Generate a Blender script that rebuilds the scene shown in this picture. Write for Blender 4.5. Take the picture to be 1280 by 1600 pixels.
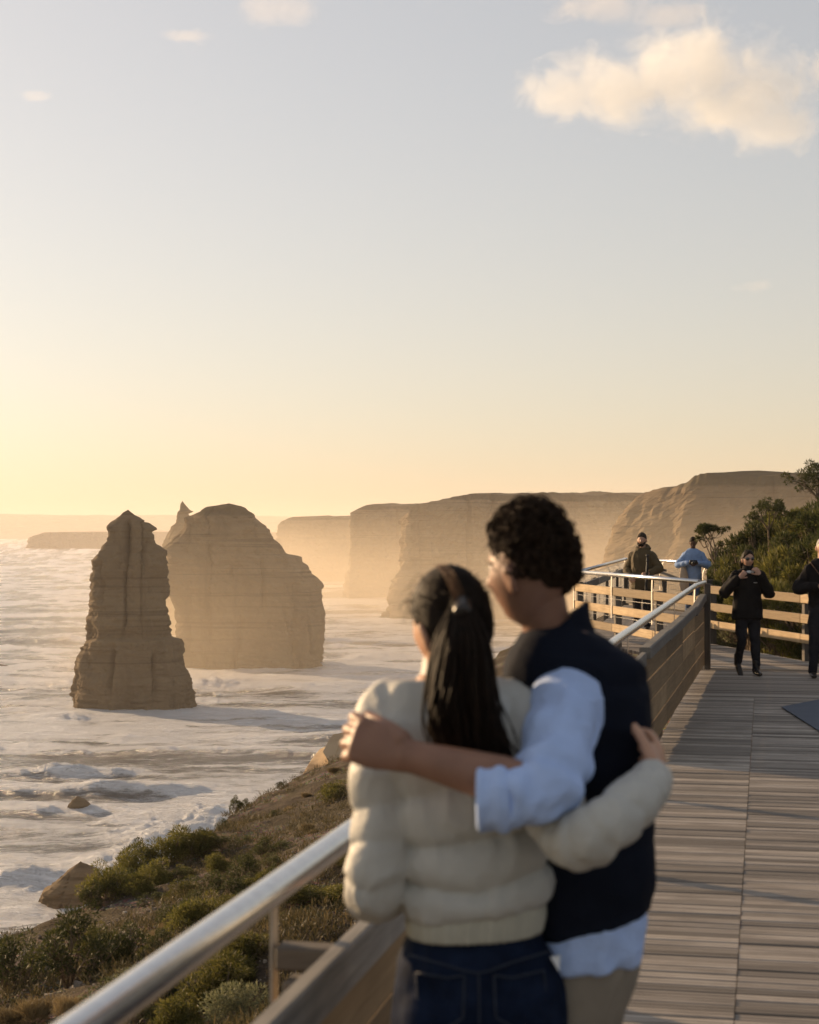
import bpy, bmesh, math, random
import numpy as np
from mathutils import Vector, Matrix, Euler

for o in list(bpy.data.objects):
    bpy.data.objects.remove(o)
scene = bpy.context.scene
COL = scene.collection
R = math.radians
random.seed(7)

# ------------------------------------------------------------------ camera
CZ = 1.77                      # eye height over the boardwalk
FPX = 1280 * 50 / 24.0         # focal length in photo pixels
cam_d = bpy.data.cameras.new('camera')
cam = bpy.data.objects.new('camera', cam_d)
COL.objects.link(cam)
cam.location = (0, 0, CZ)
cam.rotation_euler = (R(90), 0, 0)
cam_d.sensor_fit = 'HORIZONTAL'
cam_d.sensor_width = 24
cam_d.lens = 50
cam_d.shift_y = 32 / 1280
cam_d.clip_start = 0.05
cam_d.clip_end = 60000
cam_d.dof.use_dof = True
cam_d.dof.focus_distance = 220
cam_d.dof.aperture_fstop = 4.6
scene.camera = cam

# ------------------------------------------------------------------ sky and sun
SUN_AZ = -50.0                 # degrees from +Y, negative = to the left
SUN_EL = 13.5
world = bpy.data.worlds.new('World')
scene.world = world
world.use_nodes = True
wn = world.node_tree.nodes
bg = wn['Background']
sky = wn.new('ShaderNodeTexSky')
sky.sky_type = 'NISHITA'
sky.sun_disc = False
sky.sun_elevation = R(SUN_EL)
sky.sun_rotation = R(SUN_AZ)
sky.altitude = 0
sky.air_density = 1.0
sky.dust_density = 1.5
sky.ozone_density = 1.0
# gentle per-channel film response on the whole sky (the photograph's tone curve)
_sep = wn.new('ShaderNodeSeparateColor')
_cmb = wn.new('ShaderNodeCombineColor')
world.node_tree.links.new(sky.outputs[0], _sep.inputs[0])
for _k, (_g, _a) in enumerate([(.44, 1.05), (.50, 1.045), (.58, 1.07)]):
    _p = wn.new('ShaderNodeMath'); _p.operation = 'POWER'
    _m = wn.new('ShaderNodeMath'); _m.operation = 'MULTIPLY'
    world.node_tree.links.new(_sep.outputs[_k], _p.inputs[0])
    _p.inputs[1].default_value = _g
    world.node_tree.links.new(_p.outputs[0], _m.inputs[0])
    _m.inputs[1].default_value = 10 * _a * .1 ** _g * .60
    world.node_tree.links.new(_m.outputs[0], _cmb.inputs[_k])
world.node_tree.links.new(_cmb.outputs[0], bg.inputs[0])
bg.inputs[1].default_value = 0.10

sun_d = bpy.data.lights.new('sun', 'SUN')
sun_d.energy = 5.0
sun_d.angle = R(0.6)
sun_d.color = (1.0, 0.68, 0.38)
sun = bpy.data.objects.new('sun', sun_d)
COL.objects.link(sun)
SUNV = Vector((math.sin(R(SUN_AZ)) * math.cos(R(SUN_EL)), math.cos(R(SUN_AZ)) * math.cos(R(SUN_EL)), math.sin(R(SUN_EL))))
sun.rotation_euler = SUNV.to_track_quat('Z', 'Y').to_euler()

vs = scene.view_settings
vs.view_transform = 'Standard'
vs.look = 'None'
vs.gamma = 1.0
vs.use_curve_mapping = False
vs.exposure = 0.65
scene.cycles.use_denoising = True
scene.cycles.denoiser = 'OPENIMAGEDENOISE'
scene.cycles.max_bounces = 8
scene.cycles.volume_bounces = 2
scene.cycles.diffuse_bounces = 3
scene.cycles.glossy_bounces = 3
scene.cycles.transparent_max_bounces = 8
scene.cycles.sample_clamp_indirect = 8
scene.cycles.volume_step_rate = 2.0
scene.cycles.volume_max_steps = 128

SEA_Z = CZ - 45.0

# ------------------------------------------------------------------ helpers
def P(px, py, d):
    """photo pixel + distance along the view -> world point"""
    return Vector(((px - 640) / FPX * d, d, CZ - (py - 832) / FPX * d))

TH = math.atan(555 / FPX)
SN, CS = math.sin(TH), math.cos(TH)
def DK(lat, s, z=0.0):
    """boardwalk frame: lateral, along, up"""
    return Vector((lat * CS + s * SN, -lat * SN + s * CS, z))
def toDK(x, y):
    return x * CS - y * SN, x * SN + y * CS

def put(o, parent=None, **kw):
    COL.objects.link(o)
    if parent is not None:
        o.parent = parent
    for k, v in kw.items():
        if v is not None:
            o[k] = v
    return o

def empty(name, loc=(0, 0, 0), label=None, cat=None, group=None, kind=None, rotz=0):
    o = bpy.data.objects.new(name, None)
    o.empty_display_size = 0.1
    o.location = loc
    o.rotation_euler = (0, 0, rotz)
    return put(o, None, label=label, category=cat, group=group, kind=kind)

def mk(name, verts, faces, mat=None, parent=None, smooth=False, **kw):
    me = bpy.data.meshes.new(name)
    me.from_pydata([tuple(v) for v in verts], [], faces)
    me.update()
    if mat:
        me.materials.append(mat)
    if smooth:
        me.polygons.foreach_set('use_smooth', [True] * len(me.polygons))
    o = bpy.data.objects.new(name, me)
    return put(o, parent, **kw)

def npmesh(name, V, Q, mat=None, smooth=True):
    """numpy verts (N,3), faces (M,k)"""
    me = bpy.data.meshes.new(name)
    n, m, k = len(V), len(Q), Q.shape[1]
    me.vertices.add(n)
    me.vertices.foreach_set('co', np.ascontiguousarray(V, dtype=np.float32).ravel())
    me.loops.add(m * k)
    me.loops.foreach_set('vertex_index', np.ascontiguousarray(Q, dtype=np.int32).ravel())
    me.polygons.add(m)
    me.polygons.foreach_set('loop_start', np.arange(m, dtype=np.int32) * k)
    me.polygons.foreach_set('loop_total', np.full(m, k, dtype=np.int32))
    me.polygons.foreach_set('use_smooth', np.full(m, smooth))
    me.update(calc_edges=True)
    me.validate()
    if mat:
        me.materials.append(mat)
    return me

def obj(name, me, parent=None, **kw):
    return put(bpy.data.objects.new(name, me), parent, **kw)

def grid_quads(nu, nv, wrap=False):
    """vertex index = v*nu+u"""
    us = np.arange(nu if wrap else nu - 1)
    vv = np.arange(nv - 1)
    U, W = np.meshgrid(us, vv)
    U2 = (U + 1) % nu
    return np.stack([W * nu + U, W * nu + U2, (W + 1) * nu + U2, (W + 1) * nu + U], -1).reshape(-1, 4)

def _h(ix, iy, iz):
    h = (ix.astype(np.uint32) * np.uint32(374761393) + iy.astype(np.uint32) * np.uint32(668265263) + iz.astype(np.uint32) * np.uint32(2147483647 - 5))
    h = (h ^ (h >> np.uint32(13))) * np.uint32(1274126177)
    h = h ^ (h >> np.uint32(16))
    return (h & np.uint32(0xffffff)).astype(np.float64) / float(0xffffff)

def vnoise(x, y, z=0.0):
    """value noise -1..1"""
    x, y, z = np.broadcast_arrays(np.asarray(x, float), np.asarray(y, float), np.asarray(z, float))
    fx, fy, fz = np.floor(x), np.floor(y), np.floor(z)
    ix, iy, iz = fx.astype(np.int64), fy.astype(np.int64), fz.astype(np.int64)
    tx, ty, tz = x - fx, y - fy, z - fz
    tx, ty, tz = [t * t * t * (t * (t * 6 - 15) + 10) for t in (tx, ty, tz)]
    r = 0
    for dx in (0, 1):
        for dy in (0, 1):
            for dz in (0, 1):
                w = (tx if dx else 1 - tx) * (ty if dy else 1 - ty) * (tz if dz else 1 - tz)
                r = r + w * _h((ix + dx) & 0xffff, (iy + dy) & 0xffff, (iz + dz) & 0xffff)
    return r * 2 - 1

def fbm(x, y, z=0.0, o=4, gain=0.5):
    a, s, r = 1.0, 1.0, 0
    for k in range(o):
        r = r + a * vnoise(np.asarray(x) * s + 17.3 * k, np.asarray(y) * s + 5.1 * k, np.asarray(z) * s + 9.7 * k)
        a *= gain
        s *= 2.03
    return r

# ------------------------------------------------------------------ materials
class NT:
    def __init__(self, name):
        self.m = bpy.data.materials.new(name)
        self.m.use_nodes = True
        self.t = self.m.node_tree
        self.n = self.t.nodes
        self.b = self.n['Principled BSDF']
        self.out = self.n['Material Output']
    def add(self, typ, **kw):
        n = self.n.new(typ)
        for k, v in kw.items():
            setattr(n, k, v)
        return n
    def link(self, a, b):
        self.t.links.new(a, b)
    def coord(self, kind='Object', scale=(1, 1, 1), rnd=0):
        tc = self.add('ShaderNodeTexCoord')
        src = tc.outputs[kind]
        if kind == 'World':
            pass
        mp = self.add('ShaderNodeMapping')
        mp.inputs['Scale'].default_value = scale
        self.link(src, mp.inputs[0])
        if rnd:
            oi = self.add('ShaderNodeObjectInfo')
            ml = self.add('ShaderNodeMath', operation='MULTIPLY')
            ml.inputs[1].default_value = rnd
            self.link(oi.outputs['Random'], ml.inputs[0])
            self.link(ml.outputs[0], mp.inputs['Location'])
        return mp.outputs[0]
    def pos(self, scale=(1, 1, 1)):
        g = self.add('ShaderNodeNewGeometry')
        mp = self.add('ShaderNodeMapping')
        mp.inputs['Scale'].default_value = scale
        self.link(g.outputs['Position'], mp.inputs[0])
        return mp.outputs[0]
    def noise(self, vec, scale=5, detail=4, rough=0.55, dist=0.0):
        n = self.add('ShaderNodeTexNoise')
        n.inputs['Scale'].default_value = scale
        n.inputs['Detail'].default_value = detail
        n.inputs['Roughness'].default_value = rough
        n.inputs['Distortion'].default_value = dist
        self.link(vec, n.inputs['Vector'])
        return n.outputs['Fac']
    def ramp(self, fac, stops):
        r = self.add('ShaderNodeValToRGB')
        e = r.color_ramp.elements
        e[0].position, e[0].color = stops[0][0], (*stops[0][1], 1)
        e[1].position, e[1].color = stops[-1][0], (*stops[-1][1], 1)
        for p, c in stops[1:-1]:
            x = e.new(p)
            x.color = (*c, 1)
        self.link(fac, r.inputs[0])
        return r.outputs['Color']
    def mix(self, fac, a, b, mode='MIX'):
        m = self.add('ShaderNodeMix', data_type='RGBA', blend_type=mode)
        ins = [m.inputs[0], m.inputs[6], m.inputs[7]]
        for i, v in zip(ins, (fac, a, b)):
            if isinstance(v, (int, float)):
                i.default_value = v
            elif isinstance(v, tuple):
                i.default_value = (*v, 1) if len(v) == 3 else v
            else:
                self.link(v, i)
        return m.outputs[2]
    def bump(self, h, strength=0.3, dist=0.02, normal=None):
        b = self.add('ShaderNodeBump')
        b.inputs['Strength'].default_value = strength
        b.inputs['Distance'].default_value = dist
        self.link(h, b.inputs['Height'])
        if normal is not None:
            self.link(normal, b.inputs['Normal'])
        return b.outputs[0]
    def fin(self, color=None, rough=0.6, normal=None, metal=0.0, spec=0.4, **kw):
        b = self.b
        if color is not None:
            if isinstance(color, tuple):
                b.inputs['Base Color'].default_value = (*color, 1)
            else:
                self.link(color, b.inputs['Base Color'])
        if isinstance(rough, (int, float)):
            b.inputs['Roughness'].default_value = rough
        else:
            self.link(rough, b.inputs['Roughness'])
        b.inputs['Metallic'].default_value = metal
        b.inputs['Specular IOR Level'].default_value = spec
        if normal is not None:
            self.link(normal, b.inputs['Normal'])
        for k, v in kw.items():
            b.inputs[k].default_value = v
        return self.m

def sc(c, k):
    return tuple(min(1, x * k) for x in c)

def simple(name, c, rough=0.6, var=0.25, scale=8, bump=0.15, bdist=0.01, metal=0.0, spec=0.35, kind='Object', rnd=0, **kw):
    t = NT(name)
    v = t.coord(kind, rnd=rnd)
    n = t.noise(v, scale, 5)
    c_ = t.ramp(n, [(0.3, sc(c, 1 - var)), (0.7, sc(c, 1 + var))])
    nn = t.bump(t.noise(v, scale * 4, 4), bump, bdist) if bump else None
    return t.fin(c_, rough, nn, metal, spec, **kw)

def wood(name, c1, c2, c3, rough=0.75, rnd=37.0, sx=0.8, sy=14, bump=0.4, streak=0.0):
    """grain along local X"""
    t = NT(name)
    v = t.coord('Object', (sx, sy, sy), rnd=rnd)
    g = t.noise(v, 3.0, 6, 0.65, 0.6)
    col = t.ramp(g, [(0.25, c1), (0.5, c2), (0.75, c3)])
    oi = t.add('ShaderNodeObjectInfo')
    mr = t.add('ShaderNodeMapRange')
    mr.inputs[3].default_value = 0.5
    mr.inputs[4].default_value = 1.35
    t.link(oi.outputs['Random'], mr.inputs[0])
    hsv = t.add('ShaderNodeHueSaturation')
    t.link(mr.outputs[0], hsv.inputs['Value'])
    t.link(col, hsv.inputs['Color'])
    big = t.noise(t.coord('Object', (1, 1, 1), rnd=11), 2.5, 4)
    col2 = t.mix(t.ramp(big, [(0.45, (0, 0, 0)), (0.7, (.55, .55, .55))]), hsv.outputs[0], c1)
    return t.fin(col2, rough, t.bump(g, bump, 0.004), 0, 0.25)

M = {}
M['deck_wood'] = wood('weathered_deck_timber', (.14, .12, .10), (.30, .265, .23), (.43, .39, .345), sx=.5, sy=22)
M['cap_wood'] = wood('grey_timber', (.11, .105, .10), (.19, .18, .165), (.27, .25, .22))
M['wall_wood'] = wood('brown_timber', (.17, .115, .06), (.26, .18, .10), (.33, .235, .135), sx=.5)
M['rail_wood'] = wood('yellow_timber', (.22, .155, .085), (.33, .24, .14), (.42, .32, .2))
M['post_wood'] = wood('dark_post_timber', (.07, .062, .055), (.12, .105, .09), (.19, .165, .13))
M['steel'] = simple('galvanised_steel', (.62, .62, .62), .27, .08, 30, .05, .002, metal=1.0)
M['wire'] = simple('wire_steel', (.30, .29, .28), .5, .1, 30, 0, metal=.8)

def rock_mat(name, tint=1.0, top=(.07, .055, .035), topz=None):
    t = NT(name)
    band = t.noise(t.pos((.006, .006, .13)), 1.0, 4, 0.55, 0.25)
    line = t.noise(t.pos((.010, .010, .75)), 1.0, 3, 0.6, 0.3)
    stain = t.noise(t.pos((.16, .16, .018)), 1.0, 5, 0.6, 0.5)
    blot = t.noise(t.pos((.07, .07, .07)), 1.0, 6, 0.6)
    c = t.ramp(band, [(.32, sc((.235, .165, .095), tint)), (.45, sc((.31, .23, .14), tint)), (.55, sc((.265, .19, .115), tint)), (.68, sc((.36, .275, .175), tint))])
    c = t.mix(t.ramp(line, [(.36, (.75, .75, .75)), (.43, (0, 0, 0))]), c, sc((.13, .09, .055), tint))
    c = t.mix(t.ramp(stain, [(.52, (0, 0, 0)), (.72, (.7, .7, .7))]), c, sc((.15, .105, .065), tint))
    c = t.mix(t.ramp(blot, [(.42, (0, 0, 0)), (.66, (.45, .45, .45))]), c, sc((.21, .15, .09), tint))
    if topz is not None:
        g = t.add('ShaderNodeNewGeometry')
        sx = t.add('ShaderNodeSeparateXYZ')
        t.link(g.outputs['Position'], sx.inputs[0])
        ad = t.add('ShaderNodeMath', operation='MULTIPLY_ADD')
        nz = t.noise(t.pos((.06, .06, .06)), 1.0, 4)
        t.link(nz, ad.inputs[0]); ad.inputs[1].default_value = 4.0
        t.link(sx.outputs[2], ad.inputs[2])
        mr = t.add('ShaderNodeMapRange')
        mr.inputs[1].default_value = topz + 1.6
        mr.inputs[2].default_value = topz + 2.6
        t.link(ad.outputs[0], mr.inputs[0])
        c = t.mix(mr.outputs[0], c, top)
    nb = t.noise(t.pos((.25, .25, .9)), 1.0, 8, 0.65)
    return t.fin(c, .95, t.bump(nb, .5, .9), 0, .1)

def ground_mat():
    t = NT('slope_soil')
    v = t.pos((1, 1, 1))
    big = t.noise(v, .35, 5, .6)
    mid = t.noise(v, 2.2, 6, .65)
    fine = t.noise(v, 22, 5, .7)
    vo = t.add('ShaderNodeTexVoronoi')
    vo.inputs['Scale'].default_value = 16
    t.link(v, vo.inputs['Vector'])
    c = t.ramp(mid, [(.3, (.036, .027, .019)), (.5, (.072, .055, .038)), (.7, (.12, .095, .065))])
    c = t.mix(t.ramp(big, [(.45, (0, 0, 0)), (.62, (.8, .8, .8))]), c, (.07, .056, .03))
    grav = t.mix(.55, t.ramp(fine, [(.35, (.07, .055, .045)), (.65, (.23, .19, .155))]), vo.outputs['Color'], 'SOFT_LIGHT')
    c = t.mix(t.ramp(t.noise(v, .55, 3, .5, .3), [(.48, (0, 0, 0)), (.6, (.9, .9, .9))]), c, grav)
    h = t.mix(.5, fine, vo.outputs['Distance'])
    return t.fin(c, .95, t.bump(h, 1.0, .12), 0, .1)
M['ground'] = ground_mat()

def leaf_mat(name, c1, c2, c3, trans=.25):
    t = NT(name)
    g = t.add('ShaderNodeNewGeometry')
    c = t.ramp(g.outputs['Random Per Island'], [(0, c1), (.55, c2), (1, c3)])
    oi = t.add('ShaderNodeObjectInfo')
    mr = t.add('ShaderNodeMapRange')
    mr.inputs[3].default_value = .75
    mr.inputs[4].default_value = 1.3
    t.link(oi.outputs['Random'], mr.inputs[0])
    hsv = t.add('ShaderNodeHueSaturation')
    t.link(mr.outputs[0], hsv.inputs['Value'])
    t.link(c, hsv.inputs['Color'])
    t.fin(hsv.outputs[0], .6, None, 0, .25)
    tr = t.add('ShaderNodeBsdfTranslucent')
    t.link(hsv.outputs[0], tr.inputs[0])
    mx = t.add('ShaderNodeMixShader')
    mx.inputs[0].default_value = trans
    t.link(t.b.outputs[0], mx.inputs[1])
    t.link(tr.outputs[0], mx.inputs[2])
    t.link(mx.outputs[0], t.out.inputs[0])
    return t.m
M['leaf_green'] = leaf_mat('yellow_green_leaf', (.07, .072, .016), (.125, .12, .03), (.20, .175, .055), .45)
M['leaf_dark'] = leaf_mat('dark_green_leaf', (.03, .042, .014), (.06, .068, .022), (.105, .10, .035), .4)
M['leaf_grey'] = leaf_mat('grey_green_leaf', (.09, .10, .055), (.15, .155, .085), (.22, .215, .125), .4)
M['leaf_dry'] = leaf_mat('dry_straw', (.15, .11, .055), (.24, .18, .09), (.32, .25, .13), .3)
M['bark'] = simple('shrub_bark', (.17, .125, .085), .9, .35, 20, .3)

# ================================================================== THE SETTING
# ------------------------------------------------------------------ terrain (the bluff under the boardwalk)
CREST = [(-60, -4), (-30, 12), (-15, 24.5), (-8.6, 30)]
CREST_PX = [(0, 1472, 31), (140, 1412, 32.5), (220, 1362, 36), (300, 1317, 40), (370, 1270, 45), (450, 1224, 52), (545, 1176, 60), (640, 1132, 68), (770, 1025, 75), (1000, 965, 92)]
CREST_Z = [-9, -8, -6.6, -5.8]
for a in CREST_PX:
    p = P(*a)
    CREST.append((p.x, p.y))
    CREST_Z.append(p.z)
CREST += [(30, 115), (60, 140)]
CREST_Z += [-1, 3]
ctl = [(x, y, z) for (x, y), z in zip(CREST, CREST_Z)]
for a in [(0, 1600, 17.5), (200, 1600, 15.5), (400, 1600, 12), (560, 1600, 9.8), (0, 1535, 22.5), (250, 1505, 20.5), (450, 1480, 16.5), (550, 1425, 17.5),
          (300, 1402, 31), (430, 1370, 27), (520, 1290, 36), (500, 1225, 46), (620, 1200, 45)]:
    p = P(*a)
    ctl.append((p.x, p.y, p.z))
for lat, s, z in [(-.9, 0, -.75), (-.9, 6, -.8), (-.95, 12, -.85), (-.9, 18, -.9), (.5, -6, -.7), (.5, 6, -.65), (.5, 14, -.6), (3, 0, -.3), (3, 10, -.3), (3.2, 17, -.35), (6, 5, .6), (6, 14, .7),
                  (9, 0, 1.2), (-5, -6, -3.0), (-4, 1, -2.7), (-3.2, 8, -2.6), (-2.6, 14, -2.9), (-3, 22, -3.6)]:
    p = DK(lat, s)
    ctl.append((p.x, p.y, z))
for q in [(6.0, 27.5, -.2), (7.2, 25, .05), (6.5, 31, -.1), (8.5, 28, .5), (9.5, 32, 1.0), (12, 30, 1.7), (8.2, 37, .5), (11.5, 38, 1.6), (16, 36, 2.8), (20, 50, 3), (14, 55, 1), (10, 60, -.8),
          (5.2, 33, -.8), (5.5, 45, -1.4), (1.5, 33, -2.6), (2.2, 44, -3.4), (25, 20, 4), (30, 80, 3), (20, 95, 0)]:
    ctl.append(q)
CT = np.array(ctl)
def _tps(r2):
    return np.where(r2 > 1e-9, r2 * np.log(r2 + 1e-12), 0)
_d = ((CT[:, None, :2] - CT[None, :, :2]) ** 2).sum(-1)
_n = len(CT)
_A = np.zeros((_n + 3, _n + 3))
_A[:_n, :_n] = _tps(_d) + np.eye(_n) * 2.0
_A[:_n, _n] = 1
_A[:_n, _n + 1:] = CT[:, :2]
_A[_n, :_n] = 1
_A[_n + 1:, :_n] = CT[:, :2].T
_w = np.linalg.solve(_A, np.concatenate([CT[:, 2], np.zeros(3)]))
CR = np.array(CREST)

def seaward(x, y):
    """signed distance past the bluff edge, positive on the sea side"""
    best = np.full(x.shape, 1e9)
    sg = np.zeros(x.shape)
    for i in range(len(CR) - 1):
        a, b = CR[i], CR[i + 1]
        d = b - a
        L2 = (d ** 2).sum()
        t = np.clip(((x - a[0]) * d[0] + (y - a[1]) * d[1]) / L2, 0, 1)
        qx, qy = x - (a[0] + t * d[0]), y - (a[1] + t * d[1])
        dd = np.hypot(qx, qy)
        s = (d[0] * qy - d[1] * qx) / math.sqrt(L2)
        m = dd < best
        best = np.where(m, dd, best)
        sg = np.where(m, np.where(s > 0, dd, -dd), sg)
    return sg

def terrain_z(x, y, rough=True):
    x = np.asarray(x, float)
    y = np.asarray(y, float)
    sh = x.shape
    x, y = x.ravel(), y.ravel()
    z = np.full(x.shape, _w[_n])
    z += _w[_n + 1] * x + _w[_n + 2] * y
    for i in range(_n):
        z += _w[i] * _tps((x - CT[i, 0]) ** 2 + (y - CT[i, 1]) ** 2)
    sd = seaward(x, y)
    z = z - np.where(sd > 0, sd * 1.5 + np.minimum(sd, 3) * .4, 0) + np.where(sd > 0, 1, 0) * fbm(x * .3, y * .3, 0, 4) * np.minimum(sd, 4) * .5
    if rough:
        z += .10 * fbm(x * .5, y * .5, 3.3, 4) + .035 * fbm(x * 3, y * 3, 1.3, 3)
    lat, s = x * CS - y * SN, x * SN + y * CS
    under = (lat > -1.1) & (lat < 3.0) & (s > -8) & (s < 24)
    plat = (lat > -4.5) & (lat < .8) & (s >= 21) & (s < 45) & (x < 6.7) & (x > 2)
    z = np.where(under | plat, np.minimum(z, -.45), z)
    return np.maximum(z, SEA_Z - 1.5).reshape(sh)

def tz(x, y):
    return float(terrain_z(np.array([x]), np.array([y]))[0])

gx = np.concatenate([np.arange(-46, -14, .8), np.arange(-14, 16, .2), np.arange(16, 60, 1.0)])
gy = np.concatenate([np.arange(-12, 6, .6), np.arange(6, 66, .22), np.arange(66, 150, 1.2)])
GX, GY = np.meshgrid(gx, gy)
GZ = terrain_z(GX, GY)
me = npmesh('bluff_slope', np.stack([GX.ravel(), GY.ravel(), GZ.ravel()], 1), grid_quads(len(gx), len(gy)), M['ground'])
obj('ground', me, None, kind='structure', label='brown gravelly bluff slope falling from the boardwalk to the sea')

_ty = np.arange(7, 110, .08)
def ground_hit(px, py):
    """where the ray through a photo pixel meets the bluff"""
    X = (px - 640) / FPX * _ty
    Zr = CZ - (py - 832) / FPX * _ty
    g = terrain_z(X, _ty, False)
    k = np.argmax(Zr < g)
    if Zr[k] >= g[k]:
        return None
    return Vector((X[k], _ty[k], g[k]))

# ------------------------------------------------------------------ sea
def sea_mesh():
    nr, na = 640, 760
    u = np.linspace(1 / 95.0, 1 / 13600.0, nr)
    r = 1 / u
    a = np.radians(np.linspace(-40, 34, na))
    A, RR = np.meshgrid(a, r)
    x, y = RR * np.sin(A), RR * np.cos(A)
    foam = np.zeros_like(x)
    z = np.zeros_like(x)
    att = np.clip(1.25 - RR / 2600, .25, 1)
    # swell trains rolling to the shore, sharpened crests, broken up along their length
    for lam, dirx, diry, amp, ph in [(70, -.10, -1, .85, 0.), (46, -.22, -1, .70, 1.7), (25, .06, -1, .42, .6), (12, -.1, -1, .18, .3)]:
        n = math.hypot(dirx, diry)
        kx, ky = dirx / n * 2 * math.pi / lam, diry / n * 2 * math.pi / lam
        warp = 1.5 * fbm(x / (lam * 5), y / (lam * 3), lam, 3)
        phs = kx * x + ky * y + ph + warp
        env = np.clip(.35 + 1.3 * fbm(x / (lam * 2.6) + 3, y / (lam * 1.1), lam * 2, 3), 0, 1.6)
        c = np.cos(phs)
        crest = np.exp(5.0 * (c - 1))
        z += amp * att * env * (crest * 2.2 - .4) * (1 + .25 * fbm(x / 5, y / 5, lam, 3))
        front = np.exp(5.0 * (np.cos(phs + .25) - 1)) - .55 * np.exp(2.2 * (np.cos(phs - 1.0) - 1))
        foam += front * np.clip(env, .25, 1.6) * .85
    # breakers seen in the photo: (px0,py0)-(px1,py1), height, width
    for px0, py0, px1, py1, h, w in [(215, 1318, 330, 1258, 2.0, 5), (155, 1385, 300, 1300, 2.0, 5), (-30, 1400, 120, 1365, 1.6, 5), (60, 1205, 140, 1195, 1.7, 5), (180, 1290, 240, 1270, 1.1, 4), (250, 1235, 330, 1225, 1.0, 4),
                                     (295, 1080, 360, 1060, 2.2, 7), (60, 1118, 130, 1124, 1.6, 5), (505, 1032, 650, 1022, 1.6, 7), (-20, 966, 130, 958, 2.2, 9), (-20, 1014, 40, 1010, 2.2, 8), (-20, 888, 140, 884, 3.0, 14),
                                     (-20, 905, 160, 899, 2.6, 12), (60, 928, 150, 924, 2.2, 10), (150, 1135, 290, 1132, .8, 5), (170, 1160, 260, 1148, 1.0, 4)]:
        D0, D1 = 45 * FPX / (py0 - 832), 45 * FPX / (py1 - 832)
        ax, ay, bx, by = (px0 - 640) / FPX * D0, D0, (px1 - 640) / FPX * D1, D1
        dx, dy = bx - ax, by - ay
        L = math.hypot(dx, dy)
        t = ((x - ax) * dx + (y - ay) * dy) / L ** 2
        nrm = ((x - ax) * -dy + (y - ay) * dx) / L + 1.2 * fbm(x / 9, y / 9, h, 2) + w * .9 * vnoise(x / 30, y / 30, 2.2)
        e = np.clip(1 - np.abs(t - .5) * 2, 0, None) ** .5
        prof = np.exp(-(nrm / w) ** 2)
        z += h * .8 * e * prof * (.8 + .22 * fbm(t * L / 6, nrm / 1.6, px0, 4, .6) + .25 * vnoise(t * L / 22, 1.5, px0))
        foam += 2.2 * e * np.exp(-((nrm + w * .6) / (w * 1.2)) ** 2)
    z += att * (.30 * fbm(x / 9, y / 6, 1, 5, .6) + .25 * fbm(x / 40, y / 22, 8, 3))
    # wash: long soft streaks of old foam
    foam += .62 + .45 * fbm(x / 70 + .3 * fbm(x / 30, y / 20, 5, 2), y / 24, 4, 4) + .30 * fbm(x / 22, y / 4.5, 2, 4, .6)
    sh = np.clip((900 - RR) / 700, 0, 1)
    foam = foam - .08 + .36 * sh
    # wash round the stacks and rocks
    for px, py, rad in [(205, 1118, 34), (390, 1052, 55), (105, 1416, 12), (122, 1268, 6), (560, 945, 60), (8, 1046, 10), (660, 968, 40)]:
        D = 45 * FPX / (py - 832)
        q = np.hypot(x - (px - 640) / FPX * D, y - D - rad * .4)
        foam += .8 * np.exp(-(q / rad) ** 2)
    V = np.stack([x.ravel(), y.ravel(), (SEA_Z + z).ravel()], 1)
    return V, grid_quads(na, nr), foam.ravel()

def sea_mat():
    t = NT('sea_water')
    at = t.add('ShaderNodeAttribute', attribute_name='foam')
    n0 = t.noise(t.pos((.05, .10, .2)), 1.0, 6, .65, .8)
    n1 = t.noise(t.pos((.10, .42, .3)), 1.0, 7, .7, 1.2)
    n2 = t.noise(t.pos((.30, 1.5, .8)), 1.0, 5, .7, .8)
    def math_(op, a, b):
        m = t.add('ShaderNodeMath', operation=op)
        for i, v in enumerate((a, b)):
            if isinstance(v, (int, float)):
                m.inputs[i].default_value = v
            else:
                t.link(v, m.inputs[i])
        return m.outputs[0]
    s = math_('ADD', math_('MULTIPLY', math_('SUBTRACT', n0, .5), 1.2), math_('ADD', math_('MULTIPLY', math_('SUBTRACT', n1, .5), 2.3), math_('MULTIPLY', math_('SUBTRACT', n2, .5), 1.4)))
    f = math_('ADD', at.outputs['Fac'], s)
    mr = t.add('ShaderNodeMapRange', interpolation_type='SMOOTHSTEP')
    mr.inputs[1].default_value = .0
    mr.inputs[2].default_value = 1.15
    t.link(f, mr.inputs[0])
    fo = mr.outputs[0]
    col = t.mix(fo, (.15, .152, .145), (.90, .91, .92))
    rr = t.add('ShaderNodeMapRange')
    rr.inputs[3].default_value = .18
    rr.inputs[4].default_value = .38
    t.link(fo, rr.inputs[0])
    nb = t.bump(n1, 1.0, 2.6)
    nb = t.bump(n2, 1.0, .9, nb)
    return t.fin(col, rr.outputs[0], nb, 0, .5)
M['sea'] = sea_mat()
V, Q, foam = sea_mesh()
me = npmesh('sea', V, Q, M['sea'])
at = me.attributes.new('foam', 'FLOAT', 'POINT')
at.data.foreach_set('value', foam.astype(np.float32))
obj('sea', me, None, kind='structure', label='foaming pale sea with rolling breakers below the cliffs')

# ------------------------------------------------------------------ rock: stacks and cliffs
def px_x(px, D):
    return (px - 640) / FPX * D

def interp_outline(pts, z):
    pts = sorted(pts)
    return np.interp(z, [p[0] for p in pts], [p[1] for p in pts])

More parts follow.
